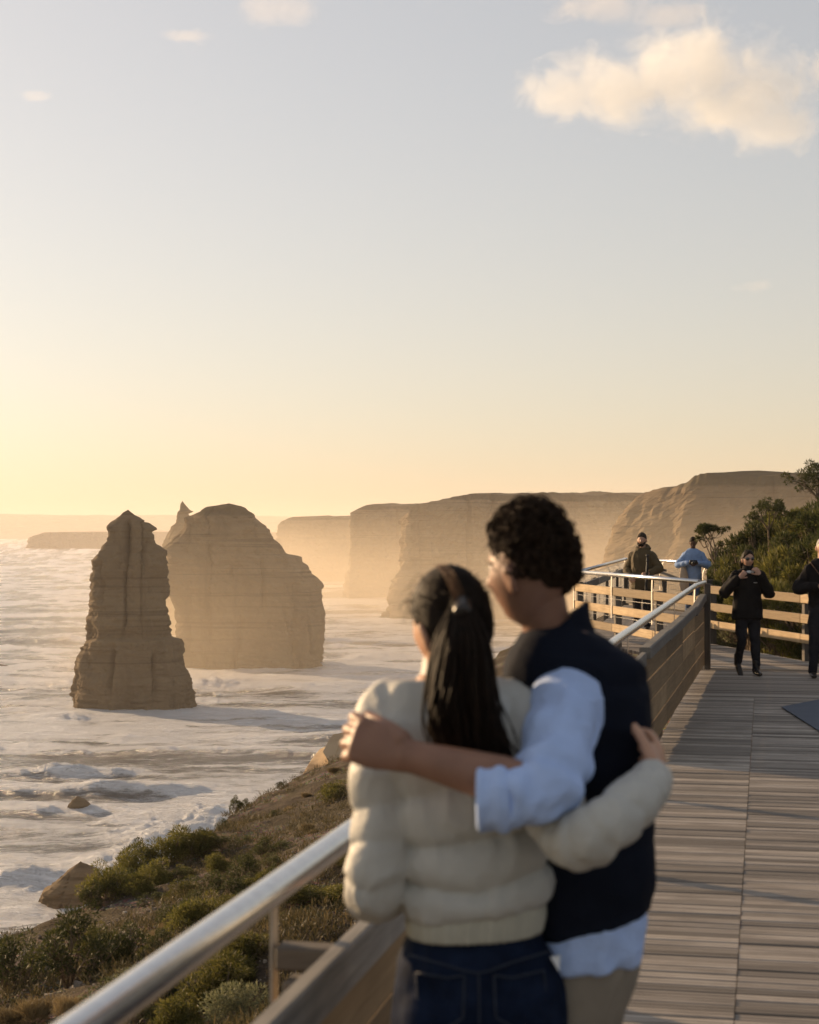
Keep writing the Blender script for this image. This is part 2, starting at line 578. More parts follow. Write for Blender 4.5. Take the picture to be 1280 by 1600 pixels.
def stack(name, D, left, right, mat, label, cat='sea stack', depth=.8, nu=200, nz=190, seed=0, amp=1.0, group=None, cracks=(), fs=1.0):
    """a rock tower whose left and right outlines are given in photo pixels at distance D"""
    def conv(l):
        return [(P(px, py, D).z, P(px, py, D).x) for px, py in l]
    Lz, Rz = conv(left), conv(right)
    ztop = min(max(a[0] for a in Lz), max(a[0] for a in Rz))
    z0 = SEA_Z - 2.5
    tt = np.linspace(0, 1, nz)
    zs = z0 + (ztop - z0) * tt
    xl, xr = interp_outline(Lz, zs), interp_outline(Rz, zs)
    xc, hw = (xl + xr) / 2, np.maximum((xr - xl) / 2, .15)
    th = np.linspace(0, 2 * math.pi, nu, endpoint=False)
    T, Zs = np.meshgrid(th, zs)
    ct, st = np.cos(T), np.sin(T)
    n = 3.2
    rr = (np.abs(ct) ** n + np.abs(st) ** n) ** (-1 / n)
    W = hw[:, None]
    rx, ry = W * rr * ct, W * depth * rr * st
    # a few hard ledges, vertical joints, block faces
    rxn, ryn, Zn = rx * fs, ry * fs, Zs * fs
    lat = rxn * .05 + ryn * .05
    b0 = vnoise(Zn * .16 + seed, lat + seed, .5)
    b1 = vnoise(Zn * .55 + seed, lat * 2.2, 3.1)
    b2 = vnoise(Zn * 1.5, seed + lat * 5, .9) * np.clip(vnoise(Zn * .12, lat * 2, seed + 4) * 2.2, 0, 1)
    bed = np.tanh(b0 * 2.5) * .55 + np.tanh(b1 * 3) * .28 + np.tanh(b2 * 3) * .55
    jv = vnoise(rxn * .13 + seed, ryn * .13, Zn * .012 + seed)
    joint = -1.7 * np.exp(-(jv / .045) ** 2) * np.clip(.6 + vnoise(Zn * .06, seed, 2), 0, 1) + np.tanh(3 * vnoise(rxn * .16, ryn * .16 + seed, Zn * .03)) * .55
    blk = np.tanh(4 * vnoise(rxn * .22 + seed, ryn * .22, Zn * .16)) * .35
    rough = fbm(rxn * .5, ryn * .5, Zn * .6 + seed, 4) * .35
    off = amp * (bed * .42 + joint * 1.1 + blk * 1.5 + rough * 1.3)
    for cpx, cy0, cy1, wd, dp in cracks:      # deep clefts in the face towards the boardwalk
        xx = rx + xc[:, None] - px_x(cpx, D) + .5 * vnoise(Zs * .25, cpx, 1.1)
        za, zb = P(0, cy1, D).z, P(0, cy0, D).z
        off = off - dp * np.exp(-(xx / wd) ** 2) * (st < .1) * np.clip((Zs - za) / 4, 0, 1) * np.clip((zb - Zs) / 3, 0, 1)
    k = np.clip(W / 6, .05, 1)
    # bevelled crown
    V = np.stack([(xc[:, None] + rx + ct * off * k).ravel(), (D + W * 0 + hw.max() * depth * .3 + ry + st * off * k).ravel(), (Zs + .25 * amp * vnoise(rx * .3, ry * .3, seed) * k).ravel()], 1)
    Q = grid_quads(nu, nz, True)
    topc = len(V)
    V = np.vstack([V, [[xc[-1], D + hw.max() * depth * .3, ztop + .2]]])
    me = npmesh(name, V, Q, mat, smooth=False)
    b = bmesh.new()
    b.from_mesh(me)
    b.verts.ensure_lookup_table()
    base = (nz - 1) * nu
    for i in range(nu):
        b.faces.new((b.verts[base + i], b.verts[base + (i + 1) % nu], b.verts[topc]))
    b.to_mesh(me)
    b.free()
    return obj(name, me, None, label=label, category=cat, group=group)

stack('sea_stack', 438, [(105, 1125), (111, 1112), (116, 1070), (121, 1030), (131, 1008), (140, 992), (139, 968), (145, 905), (148, 875), (153, 866), (163, 845), (165, 820), (176, 812), (188, 800), (195, 797)],
      [(294, 1125), (294, 1100), (292, 1075), (281, 1030), (278, 1006), (275, 1000), (264, 996), (262, 965), (255, 940), (251, 890), (248, 862), (236, 850), (233, 832), (238, 828), (222, 815), (200, 798), (196, 796)],
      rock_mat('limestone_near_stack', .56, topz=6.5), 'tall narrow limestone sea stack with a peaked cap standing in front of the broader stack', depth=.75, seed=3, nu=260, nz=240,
      cracks=[(203, 808, 890, .8, 4.0), (200, 870, 1000, .4, 1.6), (228, 835, 900, .5, 1.5), (165, 868, 960, .5, 1.2), (182, 1000, 1090, .6, 1.5), (248, 1010, 1100, .6, 1.4)])
stack('sea_stack', 575, [(268, 1056), (275, 1000), (272, 950), (249, 905), (250, 872), (253, 858), (268, 845), (283, 822), (285, 808), (312, 800), (322, 792), (345, 788), (352, 787)],
      [(505, 1056), (507, 1010), (507, 962), (503, 942), (500, 930), (499, 914), (495, 909), (478, 896), (475, 884), (468, 879), (466, 871), (447, 865), (436, 850), (424, 843), (420, 828), (412, 818), (395, 804), (375, 790), (360, 787)],
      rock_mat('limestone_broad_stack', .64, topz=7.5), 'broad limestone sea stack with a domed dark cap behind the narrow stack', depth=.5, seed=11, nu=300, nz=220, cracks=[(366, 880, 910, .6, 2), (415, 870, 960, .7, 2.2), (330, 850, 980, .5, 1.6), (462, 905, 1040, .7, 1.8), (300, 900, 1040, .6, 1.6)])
stack('sea_stack', 760, [(225, 1000), (240, 900), (247, 868), (257, 845), (266, 822), (273, 818), (275, 800), (279, 797), (280, 788), (283, 783)],
      [(350, 1000), (340, 900), (330, 850), (318, 826), (303, 812), (302, 799), (296, 797), (292, 803), (288, 797), (287, 787), (284, 783)],
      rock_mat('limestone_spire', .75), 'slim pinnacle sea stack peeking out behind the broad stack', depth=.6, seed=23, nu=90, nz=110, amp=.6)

def promontory(name, poly, top, mat, label, flare=6.0, nu=520, nz=90, seed=0, amp=1.6, base=None, round_=3.0, cat='cliff', kind=None, bush=.8, fexp=2.2):
    """a headland: plan polygon (counter-clockwise from above) with its own top height at each corner"""
    poly = np.array(poly, float)
    tops = np.array(top, float)
    n = len(poly)
    seg = np.linalg.norm(np.roll(poly, -1, 0) - poly, axis=1)
    cum = np.concatenate([[0], np.cumsum(seg)])
    s = np.linspace(0, cum[-1], nu, endpoint=False)
    pp = np.vstack([poly, poly[:1]])
    tp = np.concatenate([tops, tops[:1]])
    x, y, zt = np.interp(s, cum, pp[:, 0]), np.interp(s, cum, pp[:, 1]), np.interp(s, cum, tp)
    for _ in range(max(2, nu // 90)):
        x = (np.roll(x, 1) + x * 2 + np.roll(x, -1)) / 4
        y = (np.roll(y, 1) + y * 2 + np.roll(y, -1)) / 4
    zt = zt + bush * fbm(s * .06, s * 0 + seed, 0, 4) + bush * .45 * np.abs(vnoise(s * .22, s * 0 + seed, 3)) + bush * .3 * vnoise(s * .6, seed, 1)
    tx, ty = np.roll(x, -1) - np.roll(x, 1), np.roll(y, -1) - np.roll(y, 1)
    l = np.hypot(tx, ty)
    nx, ny = ty / l, -tx / l
    z0 = SEA_Z - 2 if base is None else base
    tt = np.linspace(0, 1, nz)[:, None]
    Z = z0 + (zt[None] - z0) * tt
    pf = flare * (1 - tt) ** fexp - round_ * np.clip((tt - .9) / .1, 0, 1) ** 2
    X0, Y0 = np.broadcast_to(x, Z.shape), np.broadcast_to(y, Z.shape)
    la = X0 * .02 + Y0 * .02
    bed = np.tanh(vnoise(Z * .12 + seed, la, .5) * 3) * 1.0 + np.tanh(vnoise(Z * .45 + seed, la * 2, 2.5) * 3) * .5
    jv = vnoise(X0 * .05 + seed, Y0 * .05, Z * .005)
    joint = -3.0 * np.exp(-(jv / .06) ** 2) + np.tanh(2.5 * vnoise(X0 * .03 + seed, Y0 * .03, Z * .008)) * 2.0 + fbm(X0 * .12, Y0 * .12, Z * .03 + seed, 4) * .9
    rg = fbm(X0 * .3, Y0 * .3, Z * .4, 4, .6) * .9 + np.tanh(4 * vnoise(X0 * .09, Y0 * .09, Z * .10)) * .7
    off = pf + amp * (bed * .5 + joint + rg) * np.minimum(1, (1 - tt) * 8 + .25)
    X, Y = X0 + nx * off, Y0 + ny * off
    V = [np.stack([X.ravel(), Y.ravel(), Z.ravel()], 1)]
    cx, cy = x.mean(), y.mean()
    m = 14
    for k in range(1, m + 1):
        f = 1 - k / m
        xx, yy = cx + (X[-1] - cx) * f, cy + (Y[-1] - cy) * f
        zz = zt * f + zt.mean() * (1 - f) + .5 * min(k, 3) + .6 * fbm(xx * .08, yy * .08, seed, 3) * min(1, k / 2) * (bush > 0)
        V.append(np.stack([xx, yy, zz], 1))
    V = np.vstack(V)
    me = npmesh(name, V, grid_quads(nu, nz + m, True), mat, smooth=False)
    return obj(name, me, None, label=label, category=None if kind else cat, kind=kind)

promontory('cliff', [(px_x(634, 872), 872), (px_x(735, 885), 885), (82, 905), (125, 940), (170, 1000), (130, 1120), (45, 1080), (10, 960)], [13.5, 21.5, 22, 22.5, 23, 23, 22, 15],
           rock_mat('limestone_headland', .8, topz=18.6), 'layered headland cliff with a stepped left end right behind the standing couple', flare=9, seed=5)
promontory('cliff', [(px_x(545, 1165), 1165), (px_x(575, 1168), 1172), (20, 1190), (75, 1230), (70, 1420), (-15, 1380), (-38, 1260)], [14, 20, 21, 22, 22, 21, 18],
           rock_mat('limestone_block', .8, topz=17.5), 'sheer block of cliff in the middle of the row of headlands', flare=4, seed=9)
promontory('cliff', [(px_x(434, 1540), 1540), (px_x(460, 1542), 1545), (-40, 1560), (30, 1600), (40, 1850), (-80, 1800), (-118, 1650)], [11, 15.5, 15.5, 17, 17, 15, 13],
           rock_mat('limestone_far', .8, topz=13), 'lower hazy cliff farthest along the row of headlands', flare=5, seed=15)
promontory('cliff', [(px_x(982, 640), 640), (px_x(1008, 632), 632), (px_x(1085, 618), 618), (160, 602), (280, 560), (330, 700), (230, 820), (165, 820)], [15.5, 18, 22, 22.3, 23, 24, 24, 20],
           rock_mat('limestone_right', .6, top=(.075, .06, .035), topz=18.5), 'sloping brown cliff rising behind the lookout platform and the bushes', flare=27, round_=4, seed=21, amp=.8, bush=1.5, fexp=1.0)
promontory('islet', [(px_x(44, 4800), 4800), (px_x(70, 4800), 4790), (px_x(300, 4800), 4795), (px_x(420, 4800), 4850), (-400, 5300), (-900, 5250), (px_x(60, 4900), 4950)], [-12, 2.2, 3, 2, 2, 2, -4],
           rock_mat('limestone_islet', .8), 'long low flat rock ledge on the sea at the horizon', flare=14, seed=31, amp=3, bush=.4, cat='island')
stk_x = [px_x(p, 12000) for p in (-900, -300, 0, 120, 270, 420, 520, 640, 900, 1500)]
prof = [70, 105, 132, 122, 124, 120, 100, 84, 60, 60]
n = len(stk_x)
promontory('headland', [(stk_x[i], 12000) for i in range(n)] + [(stk_x[-1], 13300), (stk_x[0], 13300)], prof + [60, 70],
           rock_mat('far_hills', .7), 'faint land along the horizon', flare=60, seed=41, amp=8, bush=3, kind='structure', nu=400, nz=20)
promontory('sea_cliff', [(px_x(424, 150), 151), (px_x(448, 150), 148), (px_x(525, 150), 147), (px_x(610, 150), 150), (4, 160), (2, 178), (-9, 172)], [-22, -20, -17.6, -17.2, -18, -19, -20.5],
           rock_mat('limestone_spur', 1.7), 'pale cliff spur just past the crest of the slope beside the hand', flare=2.5, seed=51, amp=.5, nu=240, bush=.3, cat='cliff')

def boulder(D, left, right, label, seed, depth=.8, amp=.5):
    stack('rock', D, left, right, rock_mat('wet_rock_%d' % seed, .62), label, cat='rock', depth=depth, nu=110, nz=70, seed=seed, amp=amp, group=None, fs=3.2)
boulder(205, [(58, 1420), (68, 1393), (90, 1376), (102, 1362), (120, 1351)], [(175, 1425), (168, 1385), (150, 1362), (135, 1354), (124, 1350)], 'large brown rock in the surf at the foot of the shrubby slope', 61)
boulder(275, [(103, 1270), (107, 1257), (112, 1250), (118, 1246)], [(143, 1270), (140, 1258), (132, 1250), (123, 1246)], 'small pointed rock alone in the foam below the narrow stack', 67, amp=.3)
boulder(570, [(-40, 1050), (-30, 1042), (-8, 1039)], [(18, 1050), (14, 1043), (2, 1039)], 'dark low rock in the waves left of the narrow stack', 71, amp=.4)
boulder(203, [(44, 1425), (50, 1419), (58, 1417)], [(82, 1425), (74, 1420), (62, 1417)], 'flat dark rock awash in front of the large brown rock', 73, amp=.15)
boulder(880, [(590, 985), (597, 962), (606, 952), (614, 948)], [(660, 985), (650, 962), (632, 950), (620, 948)], 'fallen rock pile at the foot of the layered headland cliff', 79, amp=1.2)

# ------------------------------------------------------------------ haze
def volume_box(name, x0, x1, y0, y1, z0, z1, dens, aniso, color, label):
    me = bpy.data.meshes.new(name)
    b = bmesh.new()
    bmesh.ops.create_cube(b, size=1)
    for v in b.verts:
        v.co = ((x0 + x1) / 2 + v.co.x * (x1 - x0), (y0 + y1) / 2 + v.co.y * (y1 - y0), (z0 + z1) / 2 + v.co.z * (z1 - z0))
    b.to_mesh(me)
    b.free()
    t = NT(name + '_air')
    t.n.remove(t.b)
    pv = t.add('ShaderNodeVolumePrincipled')
    pv.inputs['Color'].default_value = (*color, 1)
    pv.inputs['Density'].default_value = dens
    pv.inputs['Anisotropy'].default_value = aniso
    t.link(pv.outputs[0], t.out.inputs['Volume'])
    me.materials.append(t.m)
    return obj(name, me, None, kind='stuff', label=label)
volume_box('haze', -9000, 9000, -300, 13800, SEA_Z - 4, 145, .00012, .22, (1.0, .90, .80), 'golden haze over the sea and cliffs')

def spray():
    """drifting spray that thins out upwards, hanging about the foot of the cliffs"""
    x0, x1, y0, y1, z0, z1 = -110, 330, 466, 1720, SEA_Z + .5, SEA_Z + 70
    me = bpy.data.meshes.new('sea_spray')
    b = bmesh.new()
    bmesh.ops.create_cube(b, size=1)
    for v in b.verts:
        v.co = ((x0 + x1) / 2 + v.co.x * (x1 - x0), (y0 + y1) / 2 + v.co.y * (y1 - y0), (z0 + z1) / 2 + v.co.z * (z1 - z0))
    b.to_mesh(me)
    b.free()
    t = NT('sea_spray_air')
    t.n.remove(t.b)
    g = t.add('ShaderNodeNewGeometry')
    sx = t.add('ShaderNodeSeparateXYZ')
    t.link(g.outputs['Position'], sx.inputs[0])
    mr = t.add('ShaderNodeMapRange', interpolation_type='SMOOTHSTEP')
    mr.inputs[1].default_value = SEA_Z + 68
    mr.inputs[2].default_value = SEA_Z
    t.link(sx.outputs[2], mr.inputs[0])
    n = t.noise(t.pos((.011, .008, .016)), 1.0, 2, .5)
    nr = t.add('ShaderNodeMapRange')
    nr.inputs[1].default_value = .35
    nr.inputs[2].default_value = .65
    nr.inputs[3].default_value = .35
    nr.inputs[4].default_value = 1.5
    t.link(n, nr.inputs[0])
    m1 = t.add('ShaderNodeMath', operation='MULTIPLY')
    t.link(mr.outputs[0], m1.inputs[0])
    t.link(nr.outputs[0], m1.inputs[1])
    xr = t.add('ShaderNodeMapRange', interpolation_type='SMOOTHSTEP')
    xr.inputs[1].default_value = 20
    xr.inputs[2].default_value = 110
    xr.inputs[3].default_value = 1.0
    xr.inputs[4].default_value = 3.4
    t.link(sx.outputs[0], xr.inputs[0])
    m3 = t.add('ShaderNodeMath', operation='MULTIPLY')
    t.link(m1.outputs[0], m3.inputs[0])
    t.link(xr.outputs[0], m3.inputs[1])
    m2 = t.add('ShaderNodeMath', operation='MULTIPLY')
    t.link(m3.outputs[0], m2.inputs[0])
    m2.inputs[1].default_value = .0021
    pv = t.add('ShaderNodeVolumePrincipled')
    pv.inputs['Color'].default_value = (1, .86, .66, 1)
    pv.inputs['Anisotropy'].default_value = .45
    t.link(m2.outputs[0], pv.inputs['Density'])
    t.link(pv.outputs[0], t.out.inputs['Volume'])
    me.materials.append(t.m)
    obj('sea_spray', me, None, kind='stuff', label='sunlit sea spray drifting round the feet of the cliffs')
spray()

# ================================================================== BOARDWALK AND FENCES
def beam(name, p0, p1, w, h, mat, parent, up=(0, 0, 1), bev=.006, wob=0.0, share=None, kind=None, seg=1):
    """timber along p0-p1; w is horizontal width, h is height; local X along the grain"""
    p0, p1 = Vector(p0), Vector(p1)
    d = p1 - p0
    L = d.length
    x = d.normalized()
    y = Vector(up).cross(x).normalized()
    z = x.cross(y)
    if share is None:
        me = bpy.data.meshes.new(name)
        b = bmesh.new()
        bmesh.ops.create_cube(b, size=1)
        for v in b.verts:
            v.co = (v.co.x * L, v.co.y * w, v.co.z * h)
        if bev:
            bmesh.ops.bevel(b, geom=list(b.edges), offset=bev, segments=1, affect='EDGES')
        if wob:
            rr = random.Random(hash(name) % 999)
            for v in b.verts:
                v.co.y += rr.uniform(-wob, wob)
                v.co.z += rr.uniform(-wob, wob)
        b.to_mesh(me)
        b.free()
        me.materials.append(mat)
    else:
        me = share
    o = bpy.data.objects.new(name, me)
    m = Matrix((x, y, z)).transposed().to_4x4()
    m.translation = (p0 + p1) / 2
    if parent is not None:
        m = Matrix.Translation(parent.location).inverted() @ m if parent.rotation_euler.z == 0 else parent.matrix_basis.inverted() @ m
    put(o, parent, kind=kind)
    o.matrix_basis = m
    return o

def tube_mesh(name, pts, rad, seg=12, mat=None, cap=True):
    pts = [Vector(p) for p in pts]
    if not hasattr(rad, '__len__'):
        rad = [rad] * len(pts)
    V, F = [], []
    n = len(pts)
    ref = Vector((0.13, .27, 1)).normalized()
    for i, p in enumerate(pts):
        t = (pts[min(i + 1, n - 1)] - pts[max(i - 1, 0)]).normalized()
        a = t.cross(ref)
        if a.length < .05:
            a = t.cross(Vector((1, 0, 0)))
        a.normalize()
        b_ = t.cross(a)
        for k in range(seg):
            an = 2 * math.pi * k / seg
            V.append(p + (a * math.cos(an) + b_ * math.sin(an)) * rad[i])
    for i in range(n - 1):
        for k in range(seg):
            F.append((i * seg + k, i * seg + (k + 1) % seg, (i + 1) * seg + (k + 1) % seg, (i + 1) * seg + k))
    if cap:
        F.append(tuple(range(seg - 1, -1, -1)))
        F.append(tuple((n - 1) * seg + k for k in range(seg)))
    me = bpy.data.meshes.new(name)
    me.from_pydata([tuple(v) for v in V], [], F)
    me.update()
    me.polygons.foreach_set('use_smooth', [len(p.vertices) == 4 for p in me.polygons])
    if mat:
        me.materials.append(mat)
    return me

def local(o_parent, pts):
    return [Vector(p) - o_parent.location for p in pts]

# ---- deck: grooved planks laid across the walk
def plank_mesh(L, w=.0785, t=.045, ribs=2):
    """profile across local Y with shallow anti-slip grooves, along local X"""
    prof = []
    gw = .007
    step = w / ribs
    for k in range(ribs):
        a = -w / 2 + k * step
        if k == 0:
            prof += [(a, -.006), (a + .005, 0)]
        else:
            prof += [(a, -.007), (a + gw / 2 + .002, 0)]
        b_ = a + step
        if k == ribs - 1:
            prof += [(b_ - .005, 0), (b_, -.006)]
        else:
            prof += [(b_ - gw / 2 - .002, 0), (b_, -.007)]
    q = []
    for p in prof:
        if not q or abs(q[-1][0] - p[0]) > 1e-6 or abs(q[-1][1] - p[1]) > 1e-6:
            q.append(p)
    prof = q + [(w / 2, -t), (-w / 2, -t)]
    n = len(prof)
    V = [(-L / 2, y, z) for y, z in prof] + [(L / 2, y, z) for y, z in prof]
    F = [(i, (i + 1) % n, n + (i + 1) % n, n + i) for i in range(n)]
    F = [f[::-1] for f in F]
    F += [tuple(range(n)), tuple(range(2 * n - 1, n - 1, -1))]
    return V, [f[::-1] for f in F]

FE = Vector((4.81, 27.3))
FF = Vector((5.44, 23.6))
_fd = (FF - FE).normalized()
FG = FE + _fd * 9.6
PLAT = [Vector((3.95, 22.4)), Vector((2.86, 28.4)), Vector((5.3, 42)), Vector((6.45, 36.5)), FE, FF, FG]
PLDK = [toDK(p.x, p.y) for p in PLAT]
PITCH = .0905
JOINT = -.108
def row_span(s):
    if s < 18.6:
        return -.875, 2.7
    xs = []
    n = len(PLDK)
    for i in range(n):
        (a0, s0), (a1, s1) = PLDK[i], PLDK[(i + 1) % n]
        if i == n - 1:
            a0, s0, a1, s1 = a0, s0, -.875, 18.4
        if (s0 - s) * (s1 - s) <= 0 and abs(s1 - s0) > 1e-6:
            xs.append(a0 + (a1 - a0) * (s - s0) / (s1 - s0))
    if s < 22.3:
        xs.append(-.875)
    if len(xs) < 2:
        return None
    return min(xs), max(xs)

deck = empty('boardwalk', (0, 0, 0), kind='structure', label='grey weathered timber boardwalk of grooved planks leading to the lookout', rotz=0)
lp = mk('plank', *plank_mesh(JOINT - .002 + .875), M['deck_wood'])
rp = mk('plank', *plank_mesh(2.7 - JOINT - .002), M['deck_wood'])
lme, rme = lp.data, rp.data
bpy.data.objects.remove(lp)
bpy.data.objects.remove(rp)
rp_ = random.Random(5)
def place_plank(me, c, s, nm='plank'):
    o = bpy.data.objects.new(nm, me)
    o.location = DK(c, s + rp_.uniform(-.003, .003), rp_.uniform(-.008, 0))
    o.rotation_euler = (rp_.uniform(-.006, .006), 0, -TH + rp_.uniform(-.0015, .0015))
    put(o, deck)
far_V, far_F = [], []
def stuff_plank(a, b_, s):
    V, F = plank_mesh(b_ - a, ribs=1)
    o = len(far_V)
    z = rp_.uniform(-.005, 0)
    for x, y, q in V:
        far_V.append(DK((a + b_) / 2 + x, s + y, q + z))
    far_F.extend(tuple(i + o for i in f) for f in F)
s = -2.5
while s < 43:
    sp = row_span(s)
    if sp is not None:
        if 5.3 < s < 18.6 and sp[0] < JOINT - .1:
            if s < 18.6:
                place_plank(lme, (-.875 + JOINT - .002) / 2, s)
                place_plank(rme, (2.7 + JOINT + .002) / 2, s)
            else:
                place_plank(lme, (-.875 + JOINT - .002) / 2, s) if sp[0] > -.9 else stuff_plank(sp[0], JOINT - .002, s)
                if sp[1] > JOINT + .1:
                    m_, f_ = plank_mesh(sp[1] - JOINT - .002)
                    o = mk('plank', m_, f_, M['deck_wood'], deck)
                    o.location = DK((sp[1] + JOINT + .002) / 2, s, rp_.uniform(-.005, 0))
                    o.rotation_euler = (0, 0, -TH)
        elif sp[1] - sp[0] > .1:
            stuff_plank(sp[0], sp[1], s)
    s += PITCH
def far_mat():
    t = NT('far_deck_timber')
    v = t.pos((3, 3, 3))
    return t.fin(t.ramp(t.add('ShaderNodeNewGeometry').outputs['Random Per Island'], [(0, (.13, .11, .095)), (.5, (.25, .22, .19)), (1, (.38, .345, .30))]), .8, t.bump(t.noise(v, 2, 5), .4, .004), 0, .2)
mk('plank', far_V, far_F, far_mat(), deck, kind='stuff')
# bearers under the planks
for lt in (-.8, .2, 1.3, 2.5):
    beam('bearer', DK(lt, -2.4, -.115), DK(lt, 18.4, -.115), .09, .12, M['post_wood'], deck)
beam('bearer', DK(-.8, 18.4, -.115), DK(-.75, 22.2, -.115), .09, .12, M['post_wood'], deck)

# ---- seaward barrier beside the couple, with its steel handrail
br0 = DK(-.95, 5)
barrier = empty('boardwalk_barrier', (br0.x, br0.y, 0), 'timber boardwalk barrier with a round steel handrail on the sea side', 'barrier')
BA = (3.90, 22.35)
_ba = toDK(*BA)
def bar_lat(s):
    """inner face of the barrier"""
    return -.91 + (0 if s < 12 else (s - 12) / (_ba[1] - 12) * (_ba[0] + .91 - .03))
def BK(s, z, off=0.0):
    return DK(bar_lat(s) + off, s, z)
# steel handrail
hp = []
for s in np.concatenate([np.arange(-2.3, 12, 1.0), np.arange(12, _ba[1] + .01, .8)]):
    zz = 1.045 + (0 if s < 12 else (s - 12) / (_ba[1] - 12) * .065)
    hp.append(BK(s, zz, -.065))
hp[-1] = Vector((BA[0] - .04, BA[1] - .02, 1.11))
o = obj('handrail', tube_mesh('handrail', local(barrier, hp), .031, 20, M['steel']), barrier)
M['bracket'] = simple('bracket_steel', (.40, .37, .33), .5, .15, 20, .1, .002, metal=.6)
def bracket(parent, base, top, out, mat):
    """flat bar that rises from the timber and cranks in under the handrail"""
    base, top, out = Vector(base), Vector(top), Vector(out)
    k = base + Vector((0, 0, (top.z - base.z) * .72)) 
    pts = [base, k, top]
    w, t = .045, .008
    side = out.cross(Vector((0, 0, 1))).normalized()
    V, F = [], []
    for i, p in enumerate(pts):
        d = (pts[min(i + 1, 2)] - pts[max(i - 1, 0)]).normalized()
        n_ = side.cross(d).normalized()
        for a, b_ in ((-1, -1), (1, -1), (1, 1), (-1, 1)):
            V.append(p + side * a * w / 2 + n_ * b_ * t / 2 - parent.location)
    for i in range(2):
        for q in range(4):
            F.append((i * 4 + q, i * 4 + (q + 1) % 4, (i + 1) * 4 + (q + 1) % 4, (i + 1) * 4 + q))
    F += [(3, 2, 1, 0), (8, 9, 10, 11)]
    return mk('bracket', V, F, mat, parent)
post_s = [-1.6, .75, 3.83, 6.6, 9.1, 11.6, 14.0, 16.9, 19.8]
outv = DK(-1, 0) - DK(0, 0)
for i, s in enumerate(post_s):
    # post on the outer side, block, bracket
    if s < 13.5:
        beam('post', BK(s, -.95, -.14), BK(s, .735 if s < 5 else .84, -.14), .08, .08, M['post_wood'], barrier, up=outv)
        beam('block', BK(s, .785, -.047), BK(s, .785, -.20), .07, .055, M['post_wood'], barrier)
    zt = 1.02 + (0 if s < 12 else (s - 12) / (_ba[1] - 12) * .065)
    bracket(barrier, BK(s, .68, -.21), BK(s, zt, -.075), outv, M['bracket'])
# near stretch: one heavy top rail, kick boards behind it
def run(name, s0, s1, z, w, h, off, mat, bev=.006):
    return beam(name, BK(s0, z, off), BK(s1, z, off), w, h, mat, barrier, bev=bev)
run('top_rail', -2.2, 2.3, .79, .044, .107, -.022, M['cap_wood'])
run('top_rail', 2.31, 5.24, .79, .044, .107, -.022, M['cap_wood'])
run('top_rail', 5.25, 9.3, .79, .044, .107, -.022, M['cap_wood'])
run('top_rail', 9.31, 13.3, .79, .044, .107, -.022, M['cap_wood'])
for k, (z, h) in enumerate([(.60, .15), (.44, .15), (.285, .15)]):
    for a, b_ in ((-2.2, .8), (.81, 2.9), (2.91, 5.24)):
        run('board', a, b_, z, .022, h, -.085 - .004 * k, M['wall_wood'], .003)
for z in (.60,):  # stretch unseen behind the couple, left open below to let sun onto the planks
    for a, b_ in ((5.25, 9.3), (9.31, 13.3)):
        run('rail', a, b_, z, .045, .12, -.075, M['rail_wood'])
# far stretch: closed board wall with a weathered, slightly humped capping
ends = [13.32, 15.6, 18.0, 20.3, _ba[1] - .02]
tops = [.80, .80, .815, .83, .872]
for i in range(4):
    a, b_ = ends[i], ends[i + 1] - .008
    za, zb = tops[i], (tops[i + 1] if i == 3 else tops[i] + (.012))
    if i == 3:
        za = .79
    hh = (za - .04) / 4
    for k in range(4):
        z0, z1 = .045 + k * hh, .045 + (k + 1) * hh - .007
        beam('board', BK(a, (z0 + z1) / 2, -.015 - .003 * (k % 2)), BK(b_, (z0 + z1) / 2, -.015 - .003 * (k % 2)), .025, z1 - z0, M['wall_wood'], barrier, bev=.003)
    # capping: weathered beam, humped near its end on the last bay
    n = 14
    V, F = [], []
    for q in range(n + 1):
        f = q / n
        s_ = a + (b_ - a) * f
        zz = za + .035 + (zb - za) * f
        if i == 3:
            zz = .80 + .035 + .05 * (1 / (1 + math.exp(-(f - .33) * 22))) + .03 * f + .012 * math.sin(f * 9)
        for dl, dz in ((-.06, -.045), (.028, -.045), (.028, .035), (.018, .045), (-.05, .045), (-.06, .035)):
            V.append(BK(s_, zz + dz, dl) - barrier.location)
    for q in range(n):
        for k in range(6):
            F.append((q * 6 + k, q * 6 + (k + 1) % 6, (q + 1) * 6 + (k + 1) % 6, (q + 1) * 6 + k))
    F += [(5, 4, 3, 2, 1, 0), tuple(n * 6 + k for k in range(6))]
    mk('capping', V, F, M['cap_wood'], barrier)
    if i == 3:
        # filler board under the raised capping
        beam('board', BK(a + .9, .80, -.03), BK(b_, .825, -.03), .02, .08, M['wall_wood'], barrier, bev=.002)
for s in (13.4, 15.6, 18.0, 20.3):
    beam('post', BK(s, -.9, -.09), BK(s, .76, -.09), .09, .09, M['post_wood'], barrier, up=outv)
beam('end_post', Vector((BA[0], BA[1], -.6)), Vector((BA[0], BA[1], 1.10)), .085, .085, M['post_wood'], barrier, up=outv)

